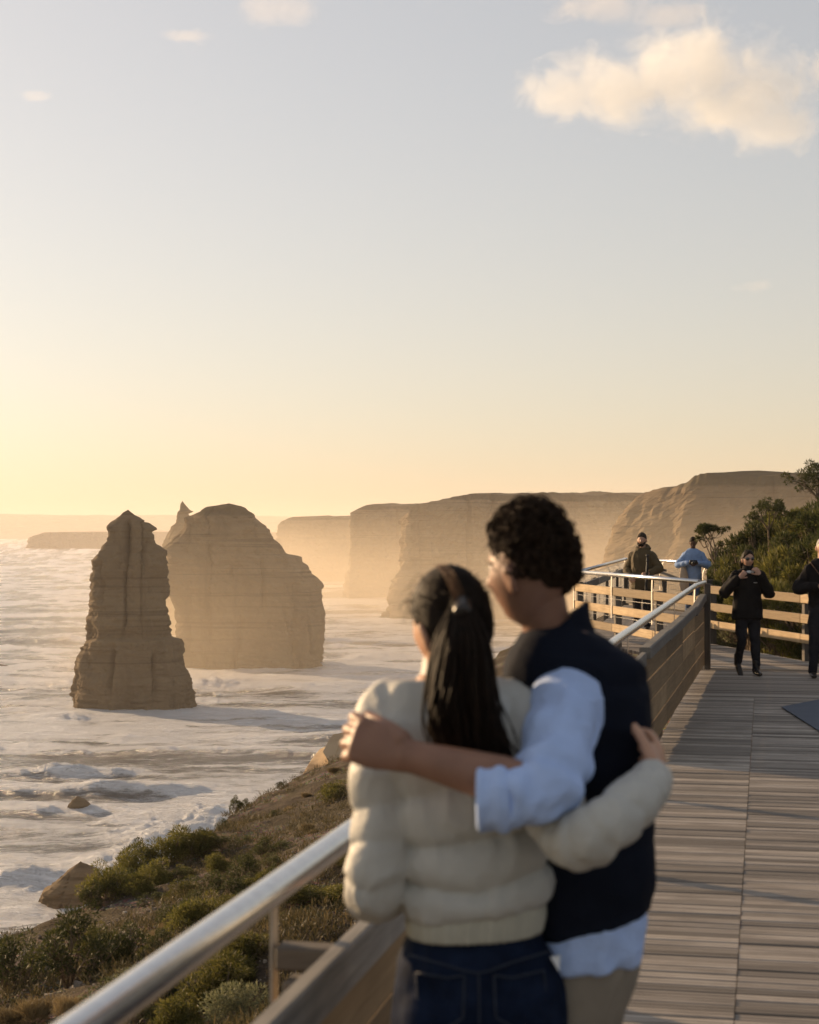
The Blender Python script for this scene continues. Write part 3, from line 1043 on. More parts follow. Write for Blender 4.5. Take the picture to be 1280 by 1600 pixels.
# ---- fences of the lookout
def fence(name, A, B, posts, label, zs, rail_h=.125, rail_w=.045, handrail=None, post_h=.93, side=1, rails_mat='rail_wood', wires=True, cat='fence', ends=0.06, mesh=False):
    A, B = Vector((*A, 0)), Vector((*B, 0))
    d = (B - A).normalized()
    nrm = Vector((-d.y, d.x, 0)) * side          # towards the viewer's side
    o = empty(name, A, label, cat)
    L = (B - A).length
    pp = [A + d * L * f for f in posts]
    for p in pp:
        beam('post', p + Vector((0, 0, -.6)), p + Vector((0, 0, post_h)), .10, .10, M['post_wood'], o, up=nrm)
    for z in zs:
        q = [A] + pp[1:-1] + [B]
        for i in range(len(q) - 1):
            beam('rail', q[i] + nrm * .074 + d * .004 + Vector((0, 0, z)), q[i + 1] + nrm * .074 - d * .004 + Vector((0, 0, z)), rail_w, rail_h, M[rails_mat], o)
    if wires:
        for z in wires if isinstance(wires, (list, tuple)) else (.74, .47):
            obj('wire', tube_mesh('wire', local(o, [A + nrm * .055 + Vector((0, 0, z)), B + nrm * .055 + Vector((0, 0, z))]), .0035, 6, M['wire']), o)
    if handrail:
        obj('handrail', tube_mesh('handrail', local(o, [A + nrm * handrail[1] + Vector((0, 0, handrail[0])), B + nrm * handrail[1] + Vector((0, 0, handrail[0]))]), .031, 14, M['steel']), o)
        for p in pp:
            bracket(o, p + nrm * .105 + Vector((0, 0, .45)), p + nrm * handrail[1] + Vector((0, 0, handrail[0] - .03)), nrm, M['rail_wood'] if handrail[2:] else M['bracket'])
    if mesh:
        # welded wire infill
        V, F = [], []
        def bar(p, q, r):
            m = tube_mesh('x', local(o, [p, q]), r, 4)
            k = len(V)
            V.extend(v.co.copy() for v in m.vertices)
            F.extend(tuple(i + k for i in f.vertices) for f in m.polygons)
            bpy.data.meshes.remove(m)
        nn = int(L / .11)
        for i in range(nn + 1):
            p = A + d * (L * i / nn)
            bar(p + Vector((0, 0, .12)), p + Vector((0, 0, 1.05)), .003)
        for k in range(9):
            bar(A + Vector((0, 0, .14 + k * .112)), B + Vector((0, 0, .14 + k * .112)), .003)
        mk('wire_mesh', V, F, M['wire'], o, kind='stuff')
    return o
Apt, Bpt, Cpt, Dpt = (3.93, 22.55), (2.82, 28.5), (5.3, 42), (6.42, 36.5)
fence('lookout_fence', Apt, Bpt, [.03, .32, .64, .985], 'sunlit three-rail fence with a steel handrail on the near side of the lookout', (.86, .575, .30), handrail=(1.12, .10), side=1)
fence('lookout_fence', Bpt, Cpt, [.03, .25, .5, .75, .98], 'wire mesh railing running out along the far left edge of the lookout', (.86,), handrail=(1.12, 0.02), side=-1, rails_mat='cap_wood', wires=False, mesh=True)
fence('lookout_fence', Cpt, Dpt, [.02, .5, .98], 'wire mesh railing across the far end of the lookout behind the two standing visitors', (.80, .12), handrail=(1.12, 0.02), side=-1, rails_mat='post_wood', wires=False, mesh=True, rail_h=.15)
fence('boardwalk_fence', FE, FG, [.012, .405, .76, .99], 'yellow three-rail timber fence between the walkers and the green bushes', (.865, .59, .315), side=-1, wires=False, post_h=.92, rail_h=.125)
fence('lookout_fence', FE, Dpt, [.02, .35, .68, .98], 'short timber fence on the bush side of the lookout', (.865, .59, .315), side=1, wires=False)
pe = Vector((*FE, 0))

# ---- the flat blue-grey sheet whose corner lies on the planks at the right edge
def on_deck(px, py, z=.006):
    d = (CZ - z) * FPX / (py - 832)
    return P(px, py, d)
M['panel'] = simple('blue_grey_sheet', (.055, .075, .11), .7, .10, 3, .1, .003, spec=.2)
ca, cb, cd = on_deck(1221, 1105), on_deck(1345, 1081), on_deck(1345, 1184)
c = [ca, cb, cb + cd - ca, cd]
sg = empty('floor_mat', ca, 'plain blue-grey flat sheet lying on the planks at the right edge', 'mat')
cz = [Vector(p) - sg.location for p in c]
mk('sheet', [p + Vector((0, 0, .006)) for p in cz] + [p for p in cz], [(0, 3, 2, 1), (4, 5, 6, 7), (0, 1, 5, 4), (1, 2, 6, 5), (2, 3, 7, 6), (3, 0, 4, 7)], M['panel'], sg)

# ================================================================== SOFT-SHAPE HELPERS
def catmull(a, n):
    """smooth resampling of control rows (numpy K x m)"""
    a = np.asarray(a, float)
    k = len(a)
    if k == 2:
        return a[0] + (a[1] - a[0]) * np.linspace(0, 1, n)[:, None]
    e = np.vstack([2 * a[0] - a[1], a, 2 * a[-1] - a[-2]])
    t = np.linspace(0, k - 1, n)
    i = np.minimum(t.astype(int), k - 2)
    f = (t - i)[:, None]
    p0, p1, p2, p3 = e[i], e[i + 1], e[i + 2], e[i + 3]
    return .5 * ((2 * p1) + (-p0 + p2) * f + (2 * p0 - 5 * p1 + 4 * p2 - p3) * f ** 2 + (-p0 + 3 * p1 - 3 * p2 + p3) * f ** 3)

def limb(pts, rad, side=(1, 0, 0), seg=20, n=None, cap=True, puff=None, expo=2.0, dome=.9):
    """closed tapered tube through pts; rad: float or (a, b) per point (a along side); puff(t, ang)->offset"""
    rows = []
    for p, r in zip(pts, rad):
        a, b = (r, r) if not hasattr(r, '__len__') else r
        rows.append([p[0], p[1], p[2], a, b])
    n = n or max(6, len(pts) * 5)
    A = catmull(rows, n)
    A[:, 3:] = np.maximum(A[:, 3:], .0002)
    C = A[:, :3]
    T = np.gradient(C, axis=0)
    T /= np.linalg.norm(T, axis=1)[:, None] + 1e-9
    S = np.asarray(side, float)[None] - (T @ np.asarray(side, float))[:, None] * T
    bad = np.linalg.norm(S, axis=1) < .15
    S[bad] = np.cross(T[bad], [0, .3, 1])
    S /= np.linalg.norm(S, axis=1)[:, None]
    B = np.cross(T, S)
    th = np.linspace(0, 2 * math.pi, seg, endpoint=False)
    rings = []
    def ring(c, s, b, ra, rb, t):
        k = 1.0 if expo == 2 else (np.abs(np.cos(th)) ** expo + np.abs(np.sin(th)) ** expo) ** (-1 / expo)
        off = puff(t, th) if puff is not None else 0
        return c + np.outer(np.cos(th) * (ra * k + off), s) + np.outer(np.sin(th) * (rb * k + off), b)
    if cap:
        for f in (.35, .75):
            q = math.sqrt(1 - (1 - f) ** 2)
            m = min(A[0, 3], A[0, 4])
            rings.append(ring(C[0] - T[0] * m * (1 - f) * dome, S[0], B[0], A[0, 3] * q, A[0, 4] * q, 0))
    for i in range(n):
        rings.append(ring(C[i], S[i], B[i], A[i, 3], A[i, 4], i / (n - 1)))
    if cap:
        for f in (.75, .35):
            q = math.sqrt(1 - (1 - f) ** 2)
            m = min(A[-1, 3], A[-1, 4])
            rings.append(ring(C[-1] + T[-1] * m * (1 - f) * dome, S[-1], B[-1], A[-1, 3] * q, A[-1, 4] * q, 1))
    V = np.vstack(rings)
    m = len(rings)
    F = [tuple(q) for q in grid_quads(seg, m, True)]
    F.append(tuple(range(seg - 1, -1, -1)))
    F.append(tuple((m - 1) * seg + i for i in range(seg)))
    return V, F

def ball(c, r, rot=None, nu=24, nv=16):
    r = (r, r, r) if not hasattr(r, '__len__') else r
    th = np.linspace(0, 2 * math.pi, nu, endpoint=False)
    ph = np.linspace(0, math.pi, nv + 2)[1:-1]
    V = [np.array([0, 0, -1.])]
    for p in ph:
        V.append(np.stack([np.sin(p) * np.cos(th), np.sin(p) * np.sin(th), np.full(nu, -math.cos(p))], 1))
    V = np.vstack([V[0][None]] + V[1:] + [np.array([[0, 0, 1.]])]) * np.array(r)
    F = [(0, 1 + (i + 1) % nu, 1 + i) for i in range(nu)]
    F += [tuple(int(x) + 1 for x in q) for q in grid_quads(nu, nv, True)]
    l = 1 + (nv - 1) * nu
    F += [(l + i, l + (i + 1) % nu, len(V) - 1) for i in range(nu)]
    if rot is not None:
        V = V @ np.array(rot.to_3x3() if hasattr(rot, 'to_3x3') else rot).T
    return V + np.array(c), F

def head_shells(c, yaw, tilt=0, nod=0, k=1.0, female=False, ears=True):
    """a head with brow, eye sockets, nose, lips, chin and ears; yaw: 0 looks along +Y, positive turns left"""
    V, F = ball((0, 0, 0), 1, None, 56, 44)
    x, y, z = V[:, 0] * .074, V[:, 1] * .094, V[:, 2] * .118
    t = np.clip(-(z + .01) / .11, 0, 1)
    x = x * (1 - (.34 if female else .26) * t ** 1.3)
    y = np.where(y > 0, y * (1 - .12 * t), y * (1 - .42 * t ** 1.2))
    fr = np.clip(y / .06, 0, 1)
    g = lambda cx, cz, sx, sz: np.exp(-((x - cx) / sx) ** 2 - ((z - cz) / sz) ** 2) * fr
    y = y + .006 * g(0, .032, .05, .012)
    for s in (-1, 1):
        y = y - .011 * g(s * .031, .008, .016, .012) + .004 * g(s * .045, -.025, .02, .02)
    nb = np.clip((.012 - z) / .045, 0, 1)
    y = y + .024 * g(0, -.022, .010, .016) + .010 * g(0, 0, .007, .02) + .006 * (g(.011, -.028, .007, .008) + g(-.011, -.028, .007, .008))
    y = y + .007 * g(0, -.056, .020, .009) - .006 * g(0, -.058, .022, .0025) + .009 * g(0, -.096, .022, .014) - .004 * g(0, -.074, .02, .007)
    V = np.stack([x, y, z], 1)
    out = [(V, F)]
    if ears:
        for s in (-1, 1):
            R_ = Euler((R(-8), R(s * 14), R(s * 24))).to_matrix()
            e, f = ball((0, 0, 0), (.0095, .020, .034), None, 18, 12)
            e[:, 0] += np.where(np.abs(e[:, 0]) > 0, -s * .004 * np.exp(-(e[:, 1] / .009) ** 2 - (e[:, 2] / .016) ** 2) * (np.sign(e[:, 0]) == s), 0)
            e = e @ np.array(R_).T + np.array([s * .079, -.006, -.020])
            out.append((e, f))
    Rm = (Matrix.Rotation(yaw, 3, 'Z') @ Matrix.Rotation(tilt, 3, 'Y') @ Matrix.Rotation(nod, 3, 'X'))
    Rn = np.array(Rm)
    return [(v * k @ Rn.T + np.array(c), f) for v, f in out], Rm

def hair_cap(c, Rm, k, back, side, front, thick, curl=0.0, streak=0.0, seed=0, top=1.0, nu=110, nv=60, cz=.012, scallop=.0):
    """hair shell over the skull: polar limits (degrees from the crown) at back, ears and forehead"""
    th = np.linspace(0, 2 * math.pi, nu, endpoint=False)       # 0 = +x, 90 = face
    fa = np.sin(th)
    lim = np.where(fa > 0, side + (front - side) * np.abs(fa) ** 1.3, side + (back - side) * np.abs(fa) ** .8)
    lim = lim + scallop * vnoise(np.cos(th) * 4, np.sin(th) * 4, seed)
    V = []
    ts = np.linspace(.02, 1, nv)
    for t in ts:
        ph = np.radians(lim * t)
        r = np.array([.074, .094, .118])
        d = np.stack([np.sin(ph) * np.cos(th), np.sin(ph) * np.sin(th), np.cos(ph)], 1)
        q = d * r
        tt = np.clip(-(q[:, 2] + .01) / .11, 0, 1)
        q[:, 1] = np.where(q[:, 1] < 0, q[:, 1] * (1 - .30 * tt ** 1.2), q[:, 1])
        up = np.clip(d[:, 2], 0, 1)
        h = thick * (.75 + (top - .75) * up) * min(1, (1 - t) * 7 + .25)
        if curl:
            h = h + curl * (np.abs(vnoise(d[:, 0] * 7 + seed, d[:, 1] * 7, d[:, 2] * 7)) * 1.3 + .6 * vnoise(d[:, 0] * 15, d[:, 1] * 15 + seed, d[:, 2] * 15)) * min(1, (1 - t) * 5 + .3)
        if streak:
            h = h + streak * vnoise(th * 9 + seed, d[:, 2] * 2, 0) * min(1, t * 4)
        V.append(q + d * np.asarray(h)[:, None])
    outer = np.vstack(V)
    inner = outer[-nu:] * .86
    ctr = np.array([[0, 0, .0]])
    tp = np.array([[0, 0, outer[:nu, 2].max() + .0005]])
    V = np.vstack([outer, inner, ctr, tp])
    F = [tuple(int(i) for i in q) for q in grid_quads(nu, nv + 1, True)]
    F = [f[::-1] for f in F]
    ci, ti = len(V) - 2, len(V) - 1
    b = nv * nu
    F += [(b + i, b + (i + 1) % nu, ci) for i in range(nu)][::1]
    F += [(i, (i + 1) % nu, ti) for i in range(nu)]
    V = V * k @ np.array(Rm).T + np.array(c)
    return V, F

def hand_shells(w, u, n, thumb=1, curl=(20, 30, 20), k=1.0, spread=.06, thumb_out=.8, thumb_curl=15, fr=.0088):
    """palm, four unequal jointed fingers and a thumb. u: wrist->knuckles, n: palm faces this way, thumb: +1/-1 side of u x n"""
    w, u, n = Vector(w), Vector(u).normalized(), Vector(n)
    n = (n - u * n.dot(u)).normalized()
    s = u.cross(n) * thumb
    out = []
    L = .088 * k
    out.append(limb([w - u * .02 * k, w + u * .02 * k, w + u * .055 * k, w + u * L], [(.026 * k, .020 * k), (.034 * k, .017 * k), (.041 * k, .0155 * k), (.040 * k, .0135 * k)], side=s, seg=20, n=12))
    for i, (o, l, r) in enumerate([(.030, .078, 1.0), (.0105, .086, 1.03), (-.0095, .080, .98), (-.0285, .062, .86)]):
        b = w + u * (L - .012 * k - abs(o) * .12 * k) + s * o * k
        d = (u + s * (o / .03) * spread).normalized()
        pts = [b]
        a = 0
        p = b + u * .012 * k
        pts.append(p)
        for j, (fr_, c) in enumerate(zip((.46, .30, .24), curl)):
            a += R(c + i * 3 * (j == 0))
            dd = d * math.cos(a) + n * math.sin(a)
            p = p + dd * l * fr_ * k
            pts.append(p)
        q = fr * r * k
        out.append(limb(pts, [q * 1.1, q * 1.12, q * 1.02, q * .95, q * .78], side=s, seg=12, n=16))
    b = w + u * .022 * k + s * .026 * k
    d1 = (u * .75 + s * thumb_out + n * .35).normalized()
    d2 = (d1 + n * math.tan(R(thumb_curl)) + u * .35).normalized()
    out.append(limb([b - d1 * .012 * k, b + d1 * .02 * k, b + d1 * .045 * k, b + d1 * .045 * k + d2 * .032 * k, b + d1 * .045 * k + d2 * .052 * k], [.016 * k, .0150 * k, .0118 * k, .0105 * k, .0085 * k], side=s, seg=12, n=14))
    return out

def fuse(name, shells, mat, parent, voxel=.006, smooth=3, origin=None, smooth_shade=True, fac=.5, wrinkle=None):
    """one continuous surface out of overlapping closed shells"""
    o0 = parent.location if origin is None else Vector(origin)
    V, F, k = [], [], 0
    for v, f in shells:
        V.append(np.asarray(v, float) - np.array(o0))
        F.extend(tuple(int(i) + k for i in q) for q in f)
        k += len(v)
    V = np.vstack(V)
    me = bpy.data.meshes.new(name)
    me.from_pydata(V.tolist(), [], F)
    b = bmesh.new()
    b.from_mesh(me)
    bmesh.ops.recalc_face_normals(b, faces=b.faces)
    b.to_mesh(me)
    b.free()
    t = bpy.data.objects.new('tmp', me)
    COL.objects.link(t)
    m = t.modifiers.new('r', 'REMESH')
    m.mode = 'VOXEL'
    m.voxel_size = voxel
    m.use_smooth_shade = smooth_shade
    if smooth:
        s = t.modifiers.new('s', 'SMOOTH')
        s.iterations = smooth
        s.factor = fac
    dg = bpy.context.evaluated_depsgraph_get()
    dg.update()
    res = bpy.data.meshes.new_from_object(t.evaluated_get(dg))
    bpy.data.objects.remove(t)
    bpy.data.meshes.remove(me)
    res.materials.clear()
    res.materials.append(mat)
    res.name = name
    if wrinkle:
        n_ = len(res.vertices)
        co = np.empty(n_ * 3, np.float32)
        no = np.empty(n_ * 3, np.float32)
        res.vertices.foreach_get('co', co)
        res.vertices.foreach_get('normal', no)
        co, no = co.reshape(-1, 3).astype(float), no.reshape(-1, 3)
        for amp, f, str_ in wrinkle:
            q = co * f * np.array(str_)
            w_ = 1 - np.abs(vnoise(q[:, 0] + .7 * vnoise(q[:, 1], q[:, 2], 2.2), q[:, 1], q[:, 2])) * 2.2
            co = co + no * (amp * np.clip(w_, -.6, 1))[:, None]
        res.vertices.foreach_set('co', co.astype(np.float32).ravel())
        res.update()
    res.polygons.foreach_set('use_smooth', [smooth_shade] * len(res.polygons))
    return obj(name, res, parent)

def raw(name, shells, mat, parent, smooth=True):
    V, F, k = [], [], 0
    for v, f in shells:
        V.append(np.asarray(v, float) - np.array(parent.location))
        F.extend(tuple(int(i) + k for i in q) for q in f)
        k += len(v)
    return mk(name, np.vstack(V).tolist(), F, mat, parent, smooth)


# ================================================================== VEGETATION
def blades(centres, radii, n, rnd, l=(.04, .08), w=(.010, .018), out=.8, flat=1.0, shell=.55, up=0.25):
    """leaf blades spread through clumps: returns verts, quads (numpy)"""
    centres, radii = np.asarray(centres), np.asarray(radii)
    pr = radii ** 2
    idx = rnd.choice(len(centres), n, p=pr / pr.sum())
    d = rnd.normal(size=(n, 3))
    d /= np.linalg.norm(d, axis=1)[:, None]
    rad = radii[idx] * (shell + (1 - shell) * rnd.random(n) ** .5)
    p = centres[idx] + d * rad[:, None] * np.array([1, 1, flat])
    t = d * out + rnd.normal(size=(n, 3)) * .45 + np.array([0, 0, up])
    t /= np.linalg.norm(t, axis=1)[:, None]
    s = np.cross(t, rnd.normal(size=(n, 3)))
    s /= np.linalg.norm(s, axis=1)[:, None] + 1e-9
    L = rnd.uniform(*l, n)[:, None]
    W = rnd.uniform(*w, n)[:, None]
    V = np.stack([p, p + t * L * .5 + s * W * .5, p + t * L, p + t * L * .5 - s * W * .5], 1).reshape(-1, 3)
    F = np.arange(n * 4).reshape(-1, 4)
    return V, F

def stems(paths, name, mat):
    V, F, k = [], [], 0
    for pts, r0, r1 in paths:
        v, f = limb(pts, np.linspace(r0, r1, len(pts)), seg=5, n=max(4, len(pts) * 2), cap=False)
        V.append(v)
        F.extend(tuple(int(i) + k for i in q) for q in f)
        k += len(v)
    me = bpy.data.meshes.new(name)
    me.from_pydata(np.vstack(V).tolist(), [], F)
    me.materials.append(mat)
    return me

PROTO = {}
def proto(kind, i, leaf, nclump, nleaf, hgt, l, w, stem_n, spread=.5, clump=(.13, .22), dense=True, open_=0.0, flat=.75, out=.8, up=.25, shell=.5):
    """unit-width shrub: dome of leaf clumps carried on stems"""
    rnd = np.random.default_rng(i * 37 + len(kind))
    C, Rr, paths = [], [], []
    while len(C) < nclump:
        x, y = rnd.uniform(-1, 1, 2)
        q = math.hypot(x, y)
        if q > 1:
            continue
        z = math.sqrt(1 - q * q * .92)
        lay = rnd.uniform(.55, 1.0) if dense else rnd.uniform(.72, 1.05)
        lob = 1 + .28 * float(vnoise(x * 2.1 + i, y * 2.1, i))
        C.append([x * spread * lay * lob, y * spread * lay * lob, max(.06, z * hgt * lay * lob + (rnd.uniform(-.1, .1) * hgt))])
        Rr.append(rnd.uniform(*clump))
    C, Rr = np.array(C), np.array(Rr)
    V, F = blades(C, Rr, nleaf, rnd, l, w, out, flat, shell, up=up)
    V[:, 2] = np.maximum(V[:, 2], -.02)
    fm = npmesh('foliage', V, F, leaf, smooth=False)
    for k in range(stem_n):
        c = C[rnd.integers(len(C))]
        b = np.array([c[0] * .12, c[1] * .12, -.06])
        m = b * .45 + c * .55 + rnd.normal(size=3) * .05
        paths.append(([b, m, c + rnd.normal(size=3) * .02], .016, .005))
        for _ in range(2):
            e = m + (c - m) * rnd.uniform(.4, 1) + rnd.normal(size=3) * [.11, .11, .08]
            paths.append(([m, (m + e) / 2 + rnd.normal(size=3) * .015, e], .008, .003))
    sm = stems(paths, 'stem', M['bark'])
    PROTO.setdefault(kind, []).append((fm, sm))
for i in range(3):
    proto('green', i, M['leaf_green'], 26, 4200, .62, (.05, .11), (.012, .022), 14)
for i in range(3):
    proto('dark', i, M['leaf_dark'], 20, 3000, .72, (.04, .09), (.012, .022), 26, clump=(.09, .17), dense=False)
for i in range(2):
    proto('grey', i, M['leaf_grey'], 24, 4200, .55, (.04, .08), (.010, .018), 8)
for i in range(2):
    proto('dry', i, M['leaf_dry'], 9, 2600, .50, (.16, .34), (.008, .014), 2, clump=(.10, .2), out=.6, up=.9)
for i in range(3):
    proto('bank', i, M['leaf_dark'], 26, 8000, .95, (.045, .09), (.010, .018), 90, clump=(.085, .15), dense=False, flat=.55, up=.5, shell=.3)
for i in range(2):
    proto('bankgreen', i, M['leaf_green'], 24, 7000, .85, (.045, .09), (.010, .018), 60, clump=(.085, .15), dense=False, flat=.6, up=.5, shell=.3)

KN = {'green': 'coastal_shrub', 'dark': 'coastal_shrub', 'grey': 'saltbush', 'dry': 'grass_tussock', 'bank': 'coastal_bush', 'bankgreen': 'coastal_bush'}
vr_ = random.Random(21)
def shrub(x, y, z, width, height, kind, label, group, i=None):
    ps = PROTO[kind]
    fm, sm = ps[vr_.randrange(len(ps)) if i is None else i % len(ps)]
    base_h = {'green': .80, 'dark': .88, 'grey': .72, 'dry': .85, 'bank': 1.08, 'bankgreen': 1.0}[kind]
    e = empty(KN[kind], (x, y, z - .03), label, {'dry': 'grass'}.get(kind, 'shrub'), group, rotz=vr_.uniform(0, 6.28))
    e.scale = (width / 1.15, width / 1.15 * vr_.uniform(.85, 1.1), height / base_h)
    obj('foliage', fm, e)
    if kind != 'dry':
        obj('stem', sm, e)
    return e
def at_px(px, py, wpx, kind, label, group, hk=.75, i=None):
    g = ground_hit(px, py)
    if g is None:
        return
    w = wpx * g.y / FPX
    shrub(g.x, g.y, tz(g.x, g.y), w, w * hk * vr_.uniform(.85, 1.15), kind, label, group, i)

ORD = ['first', 'second', 'third', 'fourth', 'fifth', 'sixth', 'seventh', 'eighth', 'ninth', 'tenth', 'eleventh', 'twelfth', 'thirteenth', 'fourteenth']
# named, prominent plants of the slope
G1, G2, G3, G4 = 'yellow-green shrubs on the slope', 'dark shrubs on the slope', 'grey-green saltbushes by the rail', 'dry grass tussocks on the slope'
for a in [
    (110, 1545, 165, 'dark', 'large dark open-branched shrub at the lower left above the handrail', G2, .85),
    (20, 1560, 120, 'dark', 'dark green shrub cut by the left edge of the picture', G2, .8),
    (190, 1520, 120, 'dark', 'dense dark shrub just right of the large open-branched one', G2, .7),
    (330, 1562, 125, 'green', 'rounded yellow-green shrub right above the near handrail', G1, .72),
    (290, 1612, 130, 'green', 'olive green shrub low between handrail and saltbush', G1, .6),
    (372, 1612, 130, 'grey', 'pale grey-green saltbush in the corner between handrail and timber rail', G3, .6),
    (470, 1418, 110, 'green', 'low mat of green plants beside the gravel strip near the sleeve', G1, .35),
    (520, 1412, 90, 'green', 'low green plant partly hidden by the cream sleeve', G1, .4),
    (300, 1462, 100, 'green', 'bright yellow-green shrub in the middle of the slope', G1, .75),
    (520, 1255, 70, 'green', 'single green shrub high on the slope below the hand', G1, .55),
    (369, 1272, 28, 'dark', 'small dark bush standing out on the skyline of the slope', G2, 1.1),
]:
    at_px(*a)
for i_, a in enumerate(sorted([(165, 1408, 80), (200, 1382, 80), (232, 1352, 90), (268, 1352, 90), (305, 1345, 85), (240, 1385, 60), (215, 1405, 60)])):
    at_px(*a, 'green', ORD[i_] + ' yellow-green shrub from the left in the bluff edge thicket above the surf', 'thicket on the bluff edge')
for i_, a in enumerate(sorted([(150, 1420, 60), (185, 1400, 70), (270, 1335, 60), (330, 1322, 45), (222, 1362, 70), (350, 1300, 30), (300, 1325, 40), (385, 1262, 22), (316, 1312, 30), (412, 1240, 24), (452, 1222, 24), (470, 1212, 18), (440, 1230, 20)])):
    at_px(*a, 'dark', ORD[i_] + ' dark shrub from the left along the bluff edge against the sea', 'dark shrubs on the bluff edge', .7)
for i_, a in enumerate(sorted([(345, 1370, 60), (380, 1385, 70), (412, 1340, 50), (330, 1398, 60), (360, 1410, 65), (405, 1402, 55), (345, 1448, 75), (270, 1452, 55), (430, 1385, 40), (300, 1425, 50), (375, 1440, 60), (252, 1492, 60), (390, 1362, 40)])):
    at_px(*a, 'green' if a[0] % 2 else 'dark', ORD[i_] + ' shrub from the left in the scattered patch across the middle slope', 'scattered shrubs mid slope')
for i_, a in enumerate(sorted([(240, 1478, 40), (255, 1462, 36), (355, 1350, 30), (345, 1362, 34), (430, 1330, 26), (480, 1300, 30)])):
    at_px(*a, 'dry', ORD[i_] + ' small straw tussock from the left between the mid-slope shrubs', G4, .6)
for a, l in [((60, 1600, 90), 'pale dry tussock at the bottom left corner'), ((120, 1590, 70), 'dry tussock right of the bottom left corner'), ((25, 1612, 80), 'straw tussock touching the left edge')]:
    at_px(*a, 'dry', l, G4, .6)
for i_, a in enumerate(sorted([(215, 1555, 90), (245, 1530, 80), (165, 1580, 90), (225, 1600, 80), (140, 1495, 70), (60, 1520, 60)])):
    at_px(*a, 'dark' if a[0] % 2 else 'green', ORD[i_] + ' shrub from the left in the dense growth behind the near handrail', 'shrubs behind the near handrail', .65)
nmid = 0
for k in range(400):
    px, py = vr_.uniform(150, 560), vr_.uniform(1290, 1560)
    if float(vnoise(px * .012, py * .02, 4.4)) < .05 or abs((py - 1440) + (px - 300) * .12) < 16:
        continue
    if px > 395 and py > 1410:
        continue
    g = ground_hit(px, py)
    if g is None or g.y > 50:
        continue
    nmid += 1
    if nmid > 24:
        break
    kd = vr_.choice(['dark', 'green', 'green', 'dark', 'grey'])
    w = vr_.uniform(.35, .8)
    shrub(g.x, g.y, tz(g.x, g.y), w, w * .5, kd, {'dark': 'dark', 'green': 'olive green', 'grey': 'greyish'}[kd] + ' low shrub in the patchy growth of the lower slope', 'patchy growth on the lower slope')
# random small plants higher on the slope
for k in range(34):
    px = vr_.uniform(300, 640)
    py = vr_.uniform(1200, 1480)
    g = ground_hit(px, py)
    if g is None or g.y > 62:
        continue
    w = vr_.uniform(.25, .6)
    shrub(g.x, g.y, tz(g.x, g.y), w, w * .5, vr_.choice(['dark', 'dark', 'green', 'dry']), 'tiny tuft of growth dotted over the bare brown slope', 'small plants dotted over the slope')
# shrubs beside the walk, seen between the couple's heads and through the barrier
for a, l_ in [((1.5, 15.2, 1.0, .55), 'twiggy green shrub beside the barrier showing between the two heads'), ((1.85, 17.3, .8, .5), 'smaller green shrub beside the barrier behind the twiggy one'), ((1.1, 14.3, .7, .45), 'lowest green shrub outside the barrier behind the ponytail')]:
    shrub(a[0], a[1], tz(a[0], a[1]), a[2], a[3] + 1.05, 'bankgreen', l_, 'shrubs between the heads')

# bushes on the bank to the right: (px centre, distance, width m, top py)
BK_ = 'coastal bushes on the bank'
rows = [
    [(1128, 30.2, .9, 922), (1150, 29.0, 1.0, 905), (1182, 27.6, 1.2, 898), (1222, 26.6, 1.2, 892), (1262, 25.8, 1.3, 890), (1300, 25.2, 1.3, 880)],
    [(1118, 33.5, 1.0, 882), (1142, 32.5, 1.3, 862), (1172, 31.5, 1.4, 846), (1206, 30.5, 1.4, 842), (1240, 29.5, 1.4, 836), (1276, 28.8, 1.5, 826), (1310, 28, 1.5, 815)],
    [(1150, 36, 1.5, 836), (1180, 35, 1.5, 815), (1212, 34.5, 1.6, 800), (1246, 34, 1.6, 792), (1282, 33, 1.7, 775), (1320, 33, 1.8, 765)],
    [(1216, 39, 1.6, 792), (1248, 38.5, 1.7, 778), (1285, 38, 1.8, 758)],
]
txt = ['bush in the front row behind the yellow fence', 'bush in the middle row of the bank', 'bush in the back row of the bank', 'bush on the crest of the bank']
for r, (row, tx) in enumerate(zip(rows, txt)):
    for i_, (px, d, w, top) in enumerate(row):
        p = P(px, top, d)
        g = tz(p.x, p.y)
        k = 'bankgreen' if vr_.random() < .35 else 'bank'
        if p.z - g < .3:
            g = p.z - .5
        shrub(p.x, p.y, g, w * 1.12, p.z - g + .04, k, ('dark green ' if k == 'bank' else 'yellow-green ') + tx + ', ' + ORD[i_] + ' from the left', BK_ + ', ' + tx.split(' ', 2)[-1])
# undergrowth filling the foot of the bank behind the fence
for k in range(16):
    px = 1112 + k * 13
    d = 30.5 - (px - 1112) * .029 + vr_.uniform(-.3, .6)
    p = P(px, 965 + vr_.uniform(-22, 12), d)
    g = tz(p.x, p.y)
    shrub(p.x, p.y, min(g, p.z - .3), vr_.uniform(.7, 1.1), max(.4, p.z - g), vr_.choice(['bank', 'dark', 'grey', 'bank']), 'low shaded growth at the foot of the bank seen between the fence rails', 'growth behind the fence rails')

